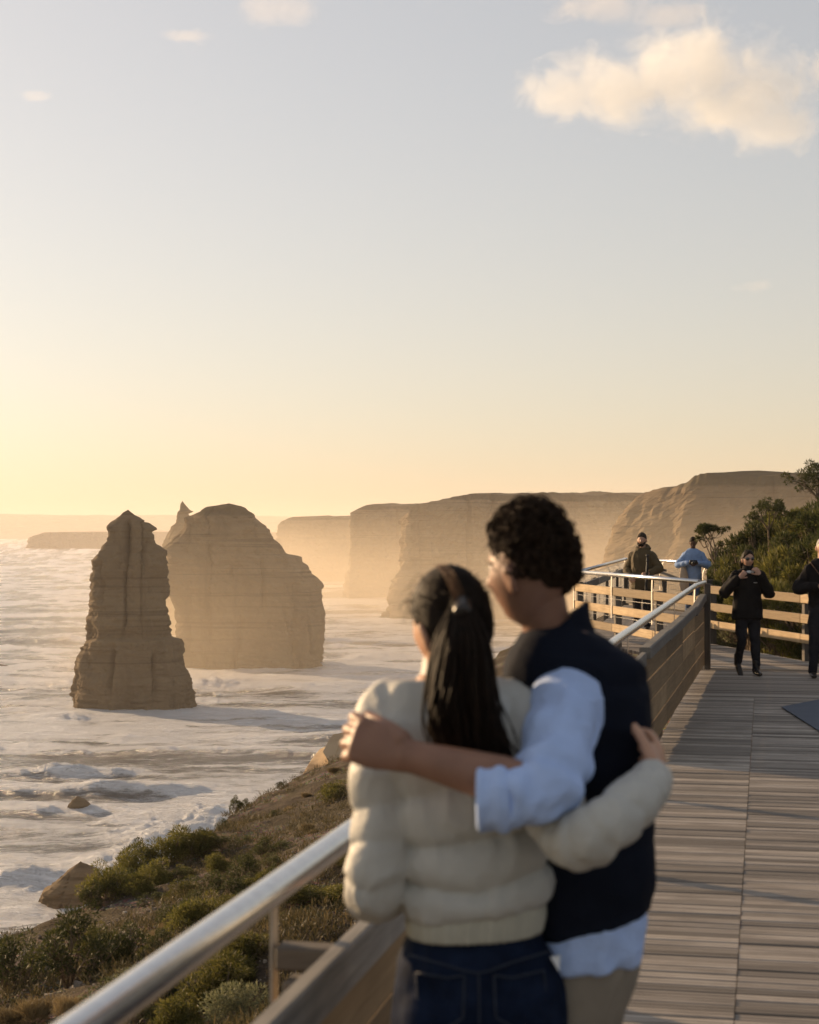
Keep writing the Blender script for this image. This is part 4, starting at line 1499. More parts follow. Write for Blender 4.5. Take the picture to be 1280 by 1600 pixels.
def umbrella_shrub(px, base_py, d, heads, label, leaf):
    """bare forked stems that end in flat leafy heads"""
    b = P(px, base_py, d)
    g = Vector((b.x, b.y, min(tz(b.x, b.y), b.z)))
    e = empty('coastal_bush', g, label, 'shrub')
    rnd = np.random.default_rng(int(px))
    C, Rr, paths = [], [], []
    fork = np.array(P(px - 4, base_py - 22, d) - g)
    paths.append(([np.zeros(3), fork * .5 + rnd.normal(size=3) * .03, fork], .03, .02))
    for hx, hy, r in heads:
        h = np.array(P(hx, hy, d + rnd.uniform(-.3, .3)) - g)
        m = fork * .5 + h * .5 + rnd.normal(size=3) * .04
        paths.append(([fork, m, h], .018, .007))
        for k in range(5):
            c = h + rnd.normal(size=3) * [r, r, r * .25]
            C.append(c)
            Rr.append(r * rnd.uniform(.35, .6))
            paths.append(([m * .5 + h * .5, (m + c) / 2 + rnd.normal(size=3) * .02, c], .007, .003))
    V, F = blades(C, Rr, 420 * len(heads), rnd, (.05, .09), (.012, .02), .8, .6)
    obj('foliage', npmesh('foliage', V, F, leaf, smooth=False), e)
    obj('stem', stems(paths, 'stem', M['bark']), e)
umbrella_shrub(1122, 905, 33, [(1096, 827, .09), (1106, 824, .09), (1117, 826, .09), (1124, 850, .05), (1100, 842, .05)], 'bare-stemmed bush with flat leafy heads beside the man in light blue', M['leaf_dark'])
umbrella_shrub(1282, 800, 36, [(1250, 742, .16), (1268, 732, .18), (1288, 728, .2), (1262, 760, .16), (1246, 752, .12), (1300, 742, .2), (1280, 752, .2)], 'tall open bush breaking the skyline at the right edge', M['leaf_dark'])
umbrella_shrub(1205, 850, 34, [(1188, 792, .14), (1200, 786, .12), (1212, 796, .14), (1178, 806, .12)], 'bush with tufted heads poking above the bank', M['leaf_dark'])

# gravel and small ground cover
def gravel():
    rnd = np.random.default_rng(4)
    V, F, k = [], [], 0
    base = np.array([[-1, -1, -1], [1, -1, -1], [1, 1, -1], [-1, 1, -1], [-1, -1, 1], [1, -1, 1], [1, 1, 1], [-1, 1, 1]], float) * .6
    fq = [(0, 3, 2, 1), (4, 5, 6, 7), (0, 1, 5, 4), (1, 2, 6, 5), (2, 3, 7, 6), (3, 0, 4, 7)]
    N = 15000
    y = 8 + 32 * rnd.random(N) ** 1.4
    x = rnd.uniform(-.30, .02, N) * y * .9
    zz = terrain_z(x, y)
    dens = vnoise(x * .5, y * .3, 9) + .25
    for i in range(N):
        if dens[i] < rnd.uniform(-.5, .3):
            continue
        r = rnd.uniform(.008, .02) * (1 + (rnd.random() < .05) * 1.8)
        v = base * r * rnd.uniform(.6, 1.2, (1, 3)) + rnd.normal(size=(8, 3)) * r * .16
        a = rnd.uniform(0, 6.28)
        c, s = math.cos(a), math.sin(a)
        v = v @ np.array([[c, -s, 0], [s, c, 0], [0, 0, 1]]) + [x[i], y[i], zz[i] + r * .25]
        V.append(v)
        F.extend(tuple(j + k for j in q) for q in fq)
        k += 8
    t = NT('gravel_stone')
    g = t.add('ShaderNodeNewGeometry')
    m = t.fin(t.ramp(g.outputs['Random Per Island'], [(0, (.10, .08, .065)), (.6, (.22, .185, .15)), (1, (.40, .35, .29))]), .9, None, 0, .15)
    mk('gravel', np.vstack(V).tolist(), F, m, None, kind='stuff', label='loose gravel on the slope below the rail')
gravel()
def cover():
    rnd = np.random.default_rng(8)
    N = 17000
    y = 9 + 52 * rnd.random(N) ** 1.2
    x = (rnd.uniform(-.26, .02, N)) * y
    keep = (vnoise(x * .35, y * .25, 2) + .5 * vnoise(x * 1.3, y, 5)) > -.05
    sd = seaward(x, y)
    keep &= sd < .6
    keep &= (x * CS - y * SN) < -1.3
    x, y = x[keep], y[keep]
    z = terrain_z(x, y)
    C = np.stack([x, y, z + .02], 1)
    Rr = rnd.uniform(.03, .10, len(C)) * (1 + 1.2 * (rnd.random(len(C)) < .12))
    V, F = blades(C, Rr, len(C) * 14, rnd, (.05, .14), (.008, .016), .5, .6, up=.7)
    m = leaf_mat('ground_cover_leaf', (.045, .042, .018), (.085, .072, .034), (.17, .13, .065), .35)
    obj('ground_cover', npmesh('ground_cover', V, F, m, smooth=False), None, kind='stuff', label='dry ground cover over the brown slope')
cover()

# ================================================================== CLOUDS
def cloud(name, blobs, D, dens, label, voxel, seed, scale, thr=.5, color=(1, .96, .92), group=None, aniso=.3):
    """blobs in photo pixels at distance D: (px, py, rx, ry)"""
    sh = []
    for px, py, rx, ry in blobs:
        sh.append(ball(np.array(P(px, py, D)), (rx / FPX * D, (rx + ry) * .5 / FPX * D, ry / FPX * D), None, 20, 14))
    c = P(sum(b[0] for b in blobs) / len(blobs), sum(b[1] for b in blobs) / len(blobs), D)
    e = fuse(name, sh, None, type('o', (), {'location': c})(), voxel, 2) if False else None
    V = np.vstack([s_[0] for s_ in sh]) - np.array(c)
    F, k = [], 0
    for v, f in sh:
        F.extend(tuple(int(i) + k for i in q) for q in f)
        k += len(v)
    me = bpy.data.meshes.new(name)
    me.from_pydata(V.tolist(), [], F)
    t_ = bpy.data.objects.new('tmp', me)
    COL.objects.link(t_)
    m = t_.modifiers.new('r', 'REMESH')
    m.mode = 'VOXEL'
    m.voxel_size = voxel
    dg = bpy.context.evaluated_depsgraph_get()
    dg.update()
    res = bpy.data.meshes.new_from_object(t_.evaluated_get(dg))
    bpy.data.objects.remove(t_)
    t = NT(name + '_vapour')
    t.n.remove(t.b)
    tc = t.add('ShaderNodeTexCoord')
    mp = t.add('ShaderNodeMapping')
    mp.inputs['Scale'].default_value = (scale, scale, scale * 1.25)
    mp.inputs['Location'].default_value = (seed, seed * .7, 0)
    t.link(tc.outputs['Object'], mp.inputs[0])
    n1 = t.noise(mp.outputs[0], 1.0, 7, .66, .6)
    # soft falloff from each blob's own centre keeps the edges wispy
    acc = None
    for px, py, rx, ry in blobs:
        q = P(px, py, D) - c
        s1 = t.add('ShaderNodeVectorMath', operation='SUBTRACT')
        s1.inputs[1].default_value = q
        t.link(tc.outputs['Object'], s1.inputs[0])
        d1 = t.add('ShaderNodeVectorMath', operation='DIVIDE')
        d1.inputs[1].default_value = (rx / FPX * D, (rx + ry) * .5 / FPX * D, ry / FPX * D)
        t.link(s1.outputs[0], d1.inputs[0])
        ln = t.add('ShaderNodeVectorMath', operation='LENGTH')
        t.link(d1.outputs[0], ln.inputs[0])
        mr = t.add('ShaderNodeMapRange', interpolation_type='SMOOTHSTEP')
        mr.inputs[1].default_value = 1.0
        mr.inputs[2].default_value = .15
        t.link(ln.outputs['Value'], mr.inputs[0])
        if acc is None:
            acc = mr.outputs[0]
        else:
            mx = t.add('ShaderNodeMath', operation='MAXIMUM')
            t.link(acc, mx.inputs[0])
            t.link(mr.outputs[0], mx.inputs[1])
            acc = mx.outputs[0]
    ad = t.add('ShaderNodeMath', operation='MULTIPLY_ADD')
    t.link(acc, ad.inputs[0])
    ad.inputs[1].default_value = .56
    sb = t.add('ShaderNodeMath', operation='MULTIPLY_ADD')
    t.link(n1, sb.inputs[0])
    sb.inputs[1].default_value = 1.7
    sb.inputs[2].default_value = -.5 * .7 - thr - .22
    t.link(sb.outputs[0], ad.inputs[2])
    ml = t.add('ShaderNodeMapRange')
    ml.inputs[1].default_value = 0
    ml.inputs[2].default_value = .30
    ml.inputs[3].default_value = 0
    ml.inputs[4].default_value = dens
    t.link(ad.outputs[0], ml.inputs[0])
    pv = t.add('ShaderNodeVolumePrincipled')
    pv.inputs['Color'].default_value = (*color, 1)
    pv.inputs['Anisotropy'].default_value = aniso
    t.link(ml.outputs[0], pv.inputs['Density'])
    t.link(pv.outputs[0], t.out.inputs['Volume'])
    res.materials.clear()
    res.materials.append(t.m)
    t.m.cycles.volume_step_rate = 1.0
    o = obj(name, res, None, label=label, category='cloud', group=group)
    o.location = c
    return o
cloud('cloud', [(1080, 112, 165, 100), (960, 140, 150, 78), (1180, 130, 115, 95), (1150, 165, 150, 72), (1212, 195, 105, 58), (885, 145, 110, 58), (1075, 80, 110, 62)], 4000, .0068, 'cream cumulus cloud at the upper right', 24, 3.1, .0105, .42, color=(.97, .99, 1))
GC = 'faint wisps of cloud'
cloud('cloud', [(950, 8, 130, 34), (1050, 22, 110, 30)], 4000, .003, 'thin white veil of cloud above the cream cumulus at the top edge', 18, 5.7, .012, .42, group=GC)
cloud('cloud', [(440, 14, 80, 34), (400, 8, 60, 20)], 4000, .0028, 'ragged white wisp at the top edge left of centre', 16, 8.2, .014, .42, group=GC)
cloud('cloud', [(292, 57, 52, 13)], 4000, .005, 'short flat white streak of cloud near the top left', 9, 1.2, .018, .36, group=GC)
cloud('cloud', [(54, 148, 32, 14)], 4000, .0045, 'tiny white cloud puff by the left edge', 8, 2.9, .018, .36, group=GC)
cloud('cloud', [(1290, 108, 40, 32)], 4000, .006, 'small cream cloud cut by the right edge beside the cumulus', 12, 6.1, .014, .38, group=GC)
cloud('cloud', [(1180, 446, 44, 13)], 4000, .002, 'very faint cloud smudge in the clear sky at the right', 9, 4.4, .016, .36, group=GC)

# ================================================================== PEOPLE
def skin(name, c, sss=.12):
    t = NT(name)
    v = t.coord('Object')
    col = t.ramp(t.noise(v, 18, 4), [(.3, sc(c, .88)), (.7, sc(c, 1.1))])
    m = t.fin(col, .48, t.bump(t.noise(v, 120, 3), .12, .002), 0, .35)
    t.b.inputs['Subsurface Weight'].default_value = sss
    t.b.inputs['Subsurface Radius'].default_value = (1.0, .35, .15)
    t.b.inputs['Subsurface Scale'].default_value = .012
    return m
def cloth(name, c, rough=.85, scale=9, var=.1, bump=.25, bd=.006, sheen=0.0, fine=180):
    t = NT(name)
    v = t.coord('Object')
    col = t.ramp(t.noise(v, scale, 4), [(.3, sc(c, 1 - var)), (.7, sc(c, 1 + var))])
    h = t.mix(.35, t.noise(v, scale * 2.2, 5, .6, .4), t.noise(v, fine, 2))
    m = t.fin(col, rough, t.bump(h, bump, bd), 0, .05 if max(c) < .05 else .2)
    if sheen:
        t.b.inputs['Sheen Weight'].default_value = sheen
    return m
def hairmat(name, c1, c2, rough=.42):
    t = NT(name)
    v = t.coord('Object', (60, 60, 5))
    col = t.ramp(t.noise(v, 2.2, 4), [(.35, c1), (.7, c2)])
    return t.fin(col, rough, t.bump(t.noise(v, 3, 4), .5, .004), 0, .10)

M['skin_man'] = skin('tanned_skin', (.26, .14, .095))
M['skin_woman'] = skin('fair_skin', (.50, .29, .19), .2)
M['hair_dark'] = hairmat('dark_brown_hair', (.008, .0055, .004), (.022, .013, .008), .6)
M['hair_curly'] = hairmat('curly_brown_hair', (.012, .008, .005), (.040, .023, .014), .75)
M['puffer'] = cloth('cream_puffer_fabric', (.485, .475, .435), .5, 14, .05, .5, .010)
M['rib'] = cloth('cream_ribbed_hem', (.46, .44, .36), .8, 30, .06, .4, .004)
M['denim'] = cloth('dark_blue_denim', (.009, .015, .034), .8, 20, .35, .3, .003)
M['seam'] = simple('denim_seam', (.025, .032, .05), .8, .2, 40, 0)
M['vest'] = cloth('navy_vest_fabric', (.008, .0105, .019), .85, 10, .15, .35, .008)
M['vest'].node_tree.nodes['Principled BSDF'].inputs['Specular IOR Level'].default_value = .08
M['shirt'] = cloth('pale_blue_shirt', (.43, .56, .86), .8, 16, .05, .5, .010)
M['khaki'] = cloth('khaki_trousers', (.26, .225, .18), .85, 12, .1, .4, .008)
M['eye'] = simple('eye_white', (.42, .40, .38), .2, .02, 3, 0)
M['iris'] = simple('dark_iris', (.03, .018, .012), .15, .1, 3, 0)
M['patch'] = simple('white_patch', (.85, .85, .83), .6, .04, 20, 0)
M['shoe'] = simple('dark_leather', (.03, .024, .02), .35, .2, 10, .1)

def eyes(parent, c, Rm, k):
    for s in (-1, 1):
        e = np.array(c) + np.array(Rm @ Vector((s * .031, .0700, .008))) * k
        o = raw('eye', [ball(e, .0115 * k, None, 14, 10)], M['eye'], parent)
        p = np.array(c) + np.array(Rm @ Vector((s * .031, .0768, .008))) * k
        raw('iris', [ball(np.array(o.parent.location) * 0 + p, .0058 * k, None, 10, 8)], M['iris'], parent).parent = o
def Q(px, py, d):
    return np.array(P(px, py, d))

# ------------------------------------------------------------------ the woman in the cream puffer jacket
DW = 3.40
wm = empty('person', (P(760, 0, DW).x, DW, 0), 'woman with a long dark ponytail in a cream puffer jacket and dark jeans', 'person', 'couple embracing at the railing')
def ringset(rows, d, depth, dy=0.0):
    """rows: (py, left px, right px[, depth factor, dd]) -> control points and radii"""
    pts, rad = [], []
    for r in rows:
        py, l, r_ = r[:3]
        df = r[3] if len(r) > 3 else 1.0
        dd = r[4] if len(r) > 4 else 0.0
        pts.append(Q((l + r_) / 2, py, d + dd))
        rad.append(((r_ - l) / 2 / FPX * (d + dd), depth * df))
    return pts, rad
hc = Q(705, 978, DW + .0)
hsh, hR = head_shells(hc, R(36), R(-2), R(-6), .93, True)
wj_rows = [(1052, 660, 748, .42, .01), (1066, 636, 768, .55, .01), (1082, 600, 806, .72, .01), (1104, 575, 826, .85), (1140, 566, 832, .95), (1190, 585, 834, 1.0), (1250, 612, 842, 1.02), (1310, 626, 852, 1.04), (1370, 630, 858, 1.05), (1416, 633, 856, 1.02)]
pts, rad = ringset(wj_rows, DW, .130)
ylev = np.array([r[0] for r in wj_rows], float)
def jacket_puff(t, th):
    py = np.interp(t * (len(ylev) - 1), np.arange(len(ylev)), ylev)
    back = np.clip(np.sin(th) * -1, -1, 1)
    x = np.cos(th)
    ss = [s0 + vee * (1 - np.abs(x)) * 1.1 - vee * .5 + 2.5 * vnoise(th * 2, s0, 0) for s0, vee in ((1120, 0), (1215, 6), (1298, 3), (1364, 26), (1421, 0))]
    r = np.zeros_like(th)
    dmin = np.full_like(th, 99.)
    for s0, s1 in zip(ss[:-1], ss[1:]):
        u = np.clip((py - s0) / (s1 - s0), 0, 1)
        r = np.maximum(r, (.028 if s0[0] > 1190 else .010) * np.sqrt(np.clip(1 - (2 * u - 1) ** 2, 0, 1)))
    for q in ss[1:]:
        dmin = np.minimum(dmin, np.abs(py - q))
    gather = .006 * vnoise(th * 11, q * 0 + 2, 1.5) * np.exp(-dmin / 16) * (py > 1180)
    return r - .018 + gather
jacket = [limb(pts, rad, side=(1, 0, 0), seg=72, n=120, puff=jacket_puff, expo=2.5, dome=.08)]
def sleeve_puff(lines, w, amp):
    def f(t, th):
        ls = [-.02] + list(lines) + [1.02]
        tt = t - .010 * np.sin(th + t * 9)
        r = np.zeros_like(th)
        dm = np.full_like(th, 9.)
        for a_, b_ in zip(ls[:-1], ls[1:]):
            u = np.clip((tt - a_) / (b_ - a_), 0, 1)
            r = np.maximum(r, amp * np.sqrt(np.clip(1 - (2 * u - 1) ** 2, 0, 1)))
        for l in lines:
            dm = np.minimum(dm, np.abs(tt - l))
        return r - amp * .6 + .003 * vnoise(th * 7, t * 9, 3.3) * np.exp(-dm / .03)
    return f
jacket.append(limb([Q(640, 1102, DW + .01), Q(607, 1118, DW), Q(596, 1190, DW - .02), Q(598, 1290, DW - .04), Q(588, 1372, DW - .06), Q(586, 1396, DW - .01), Q(592, 1396, DW + .12), Q(600, 1384, DW + .26)],
                   [.058, .060, .060, .058, .058, .055, .054, .046], seg=48, n=110, puff=sleeve_puff((.30, .39, .48, .57, .66, .76, .88), .012, .011)))
jacket.append(limb([Q(770, 1100, DW + .01), Q(806, 1122, DW), Q(836, 1200, DW - .10), Q(880, 1290, DW - .20), Q(905, 1312, DW - .26), Q(950, 1288, DW - .28), Q(1000, 1242, DW - .20), Q(1020, 1220, DW - .13)],
                   [.058, .062, .060, .056, .054, .050, .043, .037], seg=48, n=110, puff=sleeve_puff((.34, .44, .53, .61, .69, .77, .85, .93), .012, .009)))
jacket.append(limb([Q(704, 1072, DW + .015), Q(706, 1050, DW + .02), Q(704, 1036, DW + .03)], [(.066, .066), (.058, .060), (.056, .058)], seg=32, n=10, expo=2.2))
def tilt(sh, xc, z0, z1, k):
    v, f = sh
    v = np.array(v)
    w = np.clip((z0 - v[:, 2]) / (z0 - z1), 0, 1)
    v[:, 2] += k * (v[:, 0] - xc) * w
    return v, f
JX = P(742, 0, DW).x
jacket[0] = tilt(jacket[0], JX, P(0, 1300, DW).z, P(0, 1420, DW).z, .12)
fuse('jacket', jacket, M['puffer'], wm, .0058, 1, wrinkle=[(.0030, 13, (1.6, 1.2, .8)), (.0014, 30, (1.4, 1, 1))])
pts, rad = ringset([(1410, 640, 848, .99), (1430, 637, 850, .99), (1452, 639, 845, .97)], DW, .128)
# ribbed hem: slightly gathered band
raw('hem', [tilt(limb(pts, rad, seg=160, n=10, dome=.03, puff=lambda t, th: .0022 * np.sign(np.sin(th * 60)) + .003, expo=2.5), JX, 5, 4, .12)], M['rib'], wm)
# jeans
pts, rad = ringset([(1418, 648, 838, .90), (1455, 641, 845, .95), (1500, 620, 868, 1.10, 0), (1560, 612, 884, 1.15, .0), (1610, 612, 886, 1.10), (1660, 622, 880, 1.0)], DW, .122)
jn = [limb(pts, rad, seg=48, n=30, expo=2.3, dome=.1, puff=lambda t, th: -.022 * np.exp(-((th - 1.5 * math.pi) / .16) ** 2) * np.clip((t - .35) * 2, 0, 1))]
for s, cx in ((-1, 688), (1, 808)):
    jn.append(ball(Q(cx, 1585, DW - .055), (.082, .085, .095)))
    top = Q(cx, 1610, DW)
    kx = np.array([top[0] + s * .005, DW + .02, .48])
    jn.append(limb([top + [0, 0, .05], top + [0, 0, -.12], kx, [kx[0] + s * .01, DW - .01, .28], [kx[0] + s * .01, DW, .06]], [(.088, .10), (.082, .092), (.058, .064), (.056, .062), (.045, .05)], seg=28, n=30))
fuse('jeans', jn, M['denim'], wm, .0065, 2, wrinkle=[(.003, 18, (1, 1, 1))])
def on_back(px, py, d0):
    return Q(px, py, d0)
# pocket outlines, yoke seam and belt loops, stitched in slightly paler thread
def stitch(name, pl, r=.0022):
    return obj(name, tube_mesh(name, local(wm, [Vector(Q(*p)) for p in pl]), r, 6, M['seam']), wm)
def back_d(px, py):
    """distance of the back of the jeans along the view at this pixel"""
    x = (px - 748) / 134.0
    base = DW - .135 * max(0.0, 1 - abs(x) ** 2.3) ** (1 / 2.3)
    bulge = max(math.exp(-((px - 688) / 55) ** 2 - ((py - 1585) / 60) ** 2), math.exp(-((px - 808) / 55) ** 2 - ((py - 1585) / 60) ** 2))
    return base - .014 * bulge - .002
for pl in ([(640, 1492), (690, 1506), (748, 1520), (800, 1504), (860, 1486)], [(748, 1520), (749, 1560), (749, 1600)],
           [(650, 1520), (700, 1528), (726, 1524), (724, 1590), (690, 1612), (655, 1590), (650, 1520)],
           [(772, 1524), (800, 1528), (850, 1516), (856, 1585), (815, 1612), (775, 1590), (772, 1524)]):
    dense = catmull(np.array(pl, float), len(pl) * 4) if len(pl) < 6 else np.vstack([np.linspace(pl[i], pl[i + 1], 5)[:-1] for i in range(len(pl) - 1)] + [[pl[-1]]])
    stitch('seam', [(a, b, back_d(a, b)) for a, b in dense])
tri = [(861, 1497), (876, 1494), (874, 1519)]
c3 = [Vector(Q(a, b, back_d(a, b) - .012)) - wm.location for a, b in tri]
mk('pocket_patch', [p for p in c3] + [p + Vector((0, .012, 0)) for p in c3], [(0, 1, 2), (5, 4, 3), (0, 3, 4, 1), (1, 4, 5, 2), (2, 5, 3, 0)], M['patch'], wm)
# body: head, neck, torso core, arms and hands as one surface
wb = list(hsh)
wb.append(limb([hc + [.0, -.012, -.055], Q(700, 1050, DW + .005), Q(704, 1090, DW + .01)], [(.047, .05), (.046, .048), (.058, .05)], seg=24, n=12))
pts, rad = ringset([(1085, 640, 770, .6), (1110, 610, 800, .7), (1180, 625, 800, .8), (1300, 655, 825, .7), (1400, 645, 840, .75), (1520, 640, 855, .8), (1600, 635, 862, .75)], DW, .11)
wb.append(limb(pts, rad, seg=30, n=24))
wb.append(limb([Q(630, 1110, DW), Q(600, 1180, DW - .02), Q(592, 1375, DW - .05), Q(594, 1390, DW + .16), Q(600, 1384, DW + .30)], [.045, .042, .038, .034, .026], n=24))
wb += hand_shells(Q(600, 1384, DW + .30), (-.05, 1, -.12), (0, 0, -1), 1, (12, 18, 12), .92)
wb.append(limb([Q(780, 1110, DW), Q(836, 1200, DW - .10), Q(900, 1310, DW - .25), Q(1000, 1240, DW - .19), Q(1028, 1210, DW - .11)], [.045, .042, .038, .032, .025], n=24))
wb += hand_shells(Q(1022, 1218, DW - .13), (.22, .80, .48), (-.9, .3, -.1), 1, (30, 36, 24), .95, thumb_out=.4)
for s, cx in ((-1, 688), (1, 808)):
    top = Q(cx, 1600, DW)
    wb.append(limb([top, [top[0], DW + .02, .48], [top[0] + s * .01, DW, .06]], [.07, .045, .035], n=16))
fuse('body', wb, M['skin_woman'], wm, .0048, 2)
eyes(wm, hc, hR, .93)
for s, cx in ((-1, 688), (1, 808)):
    x = Q(cx, 1610, DW)[0] + s * .015
    fuse('shoe', [limb([[x, DW - .06, .045], [x, DW + .03, .05], [x, DW + .12, .035], [x, DW + .19, .028]], [(.036, .045), (.04, .048), (.043, .034), (.032, .025)], n=14)], M['shoe'], wm, .006, 1)
hw = hair_cap(hc, hR, .93, 128, 96, 52, .013, 0, .0015, 3, 1.0, cz=.01)
fuse('hair', [hw], M['hair_dark'], wm, .004, 2)
rr = random.Random(12)
lk = []
for i in range(520):
    a = rr.uniform(0, 6.283)
    e = rr.uniform(-.25, 1.5)
    d = np.array([math.cos(a) * math.cos(e), math.sin(a) * math.cos(e), math.sin(e)])
    if d[1] > .12:
        continue
    td = np.array(hR.inverted() @ Vector((Q(722, 948, DW - .105) - hc))) / np.array([.074, .094, .118])
    td /= np.linalg.norm(td)
    if d @ td > .93 or (d[2] < .3 and abs(d[0]) > .6):
        continue
    pl = []
    for q in np.linspace(0, .9, 9):
        m_ = d * (1 - q) + td * q
        m_ /= np.linalg.norm(m_)
        r_ = np.array([.074, .094, .118]) + .0138 + .0006 * math.sin(q * 3.1)
        pl.append(np.array(hc) + np.array(hR @ Vector(m_ * r_ * .93)))
    lk.append(limb(pl, np.linspace(.0012, .0010, 9), seg=4, n=12, cap=False))
raw('hair_strands', lk, M['hair_dark'], wm)
M['hair_highlight'] = hairmat('painted_hair_highlight', (.10, .05, .025), (.17, .09, .045))  # strands coloured lighter to stand in for a sunlit streak on the hair
raw('highlight_strands', [limb([np.array(hc) + np.array(hR @ Vector(v)) * .96 for v in ((-.030 + dx, -.02, .128), (-.040 + dx, -.062, .104), (-.044 + dx, -.090, .060), (-.040 + dx, -.100, .012))], [.0008, .0014, .0014, .0008], seg=5, n=14, cap=False) for dx in (-.013, -.008, -.004, -.001, .002, .007, .014)], M['hair_highlight'], wm)
# ponytail: tie and many locks
tail = []
tie = Q(722, 948, DW - .105)
clumps = [(rr.uniform(0, 6.283), rr.uniform(.15, 1) ** .6, rr.uniform(0, 6.28), rr.uniform(.006, .017), rr.uniform(7, 11), rr.gauss(.25, 1.1), rr.uniform(.74, 1.0)) for _ in range(17)]
for i in range(520):
    ca, cr, ph_, am_, fq_, lx, L = clumps[i % 17]
    a, r = ca + rr.gauss(0, .16), cr + rr.gauss(0, .06)
    jx, jy = rr.gauss(0, .0075), rr.gauss(0, .0075)
    w = lambda k: np.array([math.cos(a) * r * k + jx * k / .05, math.sin(a) * r * k * .55 + jy * k / .05, 0])
    p = [Q(716, 930, DW - .078) + w(.012), tie + w(.016), Q(722, 1000, DW - .150) + w(.042), Q(722, 1060, DW - .165) + w(.057), Q(728, 1120, DW - .170) + w(.062) + [lx * .006, 0, 0],
         Q(742, 1170, DW - .168) + w(.062) + [lx * .013, 0, 0], Q(762, 1216, DW - .165) + w(.046) + [lx * .022, 0, rr.uniform(-.012, .02)]]
    m = catmull(p, 30)
    m = m[:max(16, int(30 * min(1, L * rr.uniform(.9, 1.05))))]
    q = np.linspace(0, 1, len(m))
    m[:, 0] += am_ * q ** 1.2 * np.sin(q * fq_ + ph_)
    m[:, 1] += am_ * .7 * q ** 1.2 * np.cos(q * fq_ + ph_)
    rads = np.interp(q, [0, .1, .6, .88, 1], [.0020, .0024, .0024, .0015, .0003])
    tail.append(limb(m, rads, seg=4, n=len(m), cap=False))
for i in range(26):          # loose flyaway hairs
    a = rr.uniform(-1, 1)
    p = [Q(722 + 20 * a, 990, DW - .15), Q(735 + 45 * a, 1080, DW - .165), Q(752 + 50 * a + rr.uniform(-6, 14), 1150, DW - .165), Q(765 + 40 * a + rr.uniform(0, 26), rr.uniform(1175, 1215), DW - .16)]
    tail.append(limb(catmull(p, 16), np.linspace(.0016, .0007, 16), seg=4, n=16, cap=False))
raw('ponytail', tail, M['hair_dark'], wm)
fuse('hair_tie', [limb([tie + [0, .02, .004], tie + [0, -.016, -.010]], [.019, .019], n=6)], M['shoe'], wm, .005, 1)
fl = []
for i in range(150):          # fine hairs catching the light round the crown and nape
    a = rr.uniform(0, 6.283)
    e = rr.uniform(.2, 1.0)
    d = Vector((math.cos(a) * math.cos(e), math.sin(a) * math.cos(e), math.sin(e)))
    if d.y > .3:
        continue
    p0 = Vector(hc) + Vector((d.x * .078, d.y * .095, d.z * .118))
    p1 = p0 + d * rr.uniform(.006, .016) + Vector((rr.uniform(-.02, .02), rr.uniform(-.02, .02), -.004))
    p2 = p1 + Vector((rr.uniform(-.02, .02), -.01, -.02))
    fl.append(limb(catmull([p0, p1, p2], 8), np.linspace(.0008, .0004, 8), seg=3, n=8, cap=False))
raw('loose_hair', fl, M['hair_dark'], wm)

# ------------------------------------------------------------------ the man in the navy vest
DM = 3.50
mn = empty('person', (P(860, 0, DM).x, DM, 0), 'man with dark curly hair in a navy vest over a pale blue shirt', 'person', 'couple embracing at the railing')
hc = Q(828, 893, DM - .02)
KM = .96
hsh, hR = head_shells(hc, R(50), R(4), R(-4), KM)
vr = [(985, 850, 955, .55, .0), (1006, 812, 984, .72, 0), (1032, 792, 1000, .86, 0), (1070, 785, 1008, .96, 0), (1130, 790, 1013, 1.02, 0), (1220, 800, 1015, 1.02, 0), (1320, 806, 1018, 1.0, 0), (1400, 810, 1016, 1.0, 0), (1432, 812, 1012, .98, 0)]
pts, rad = ringset(vr, DM, .150)
vest = [limb(pts, rad, seg=64, n=70, expo=2.4, dome=.06, puff=lambda t, th: .004 * vnoise(th * 3, t * 6, .7) + .006 * np.abs(np.sin(t * 17)) ** .6 - .004)]
# stand collar, lower at the front-left
cv = []
ncol = 40
for q, (dz, k, dk) in enumerate([(-.09, 1.18, 0), (-.03, 1.04, 0), (.020, .94, 0), (.028, .88, 0), (.022, .80, 0), (-.03, .84, 0), (-.09, .92, 0)]):
    for i in range(ncol):
        a = 2 * math.pi * i / ncol
        d2 = np.array([math.cos(a), math.sin(a)])
        rr_ = .090 * k
        z = P(0, 1003, DM).z + dz + (.058 if dz > 0 else .035) * d2[0]
        cv.append([P(857, 0, DM).x + d2[0] * rr_, DM + .005 + d2[1] * rr_ * .95, z])
cF = [tuple(int(i) for i in qd) for qd in grid_quads(ncol, 7, True)] + [tuple([6 * ncol + (i + 1) % ncol, 6 * ncol + i, i, (i + 1) % ncol][::-1]) for i in range(ncol)]
vest.append((np.array(cv), cF))
VX = P(925, 0, DM).x
vest[0] = tilt(vest[0], VX, P(0, 1320, DM).z, P(0, 1440, DM).z, .28)
fuse('vest', vest, M['vest'], mn, .0065, 2, wrinkle=[(.004, 12, (1, 1, 1.3))])
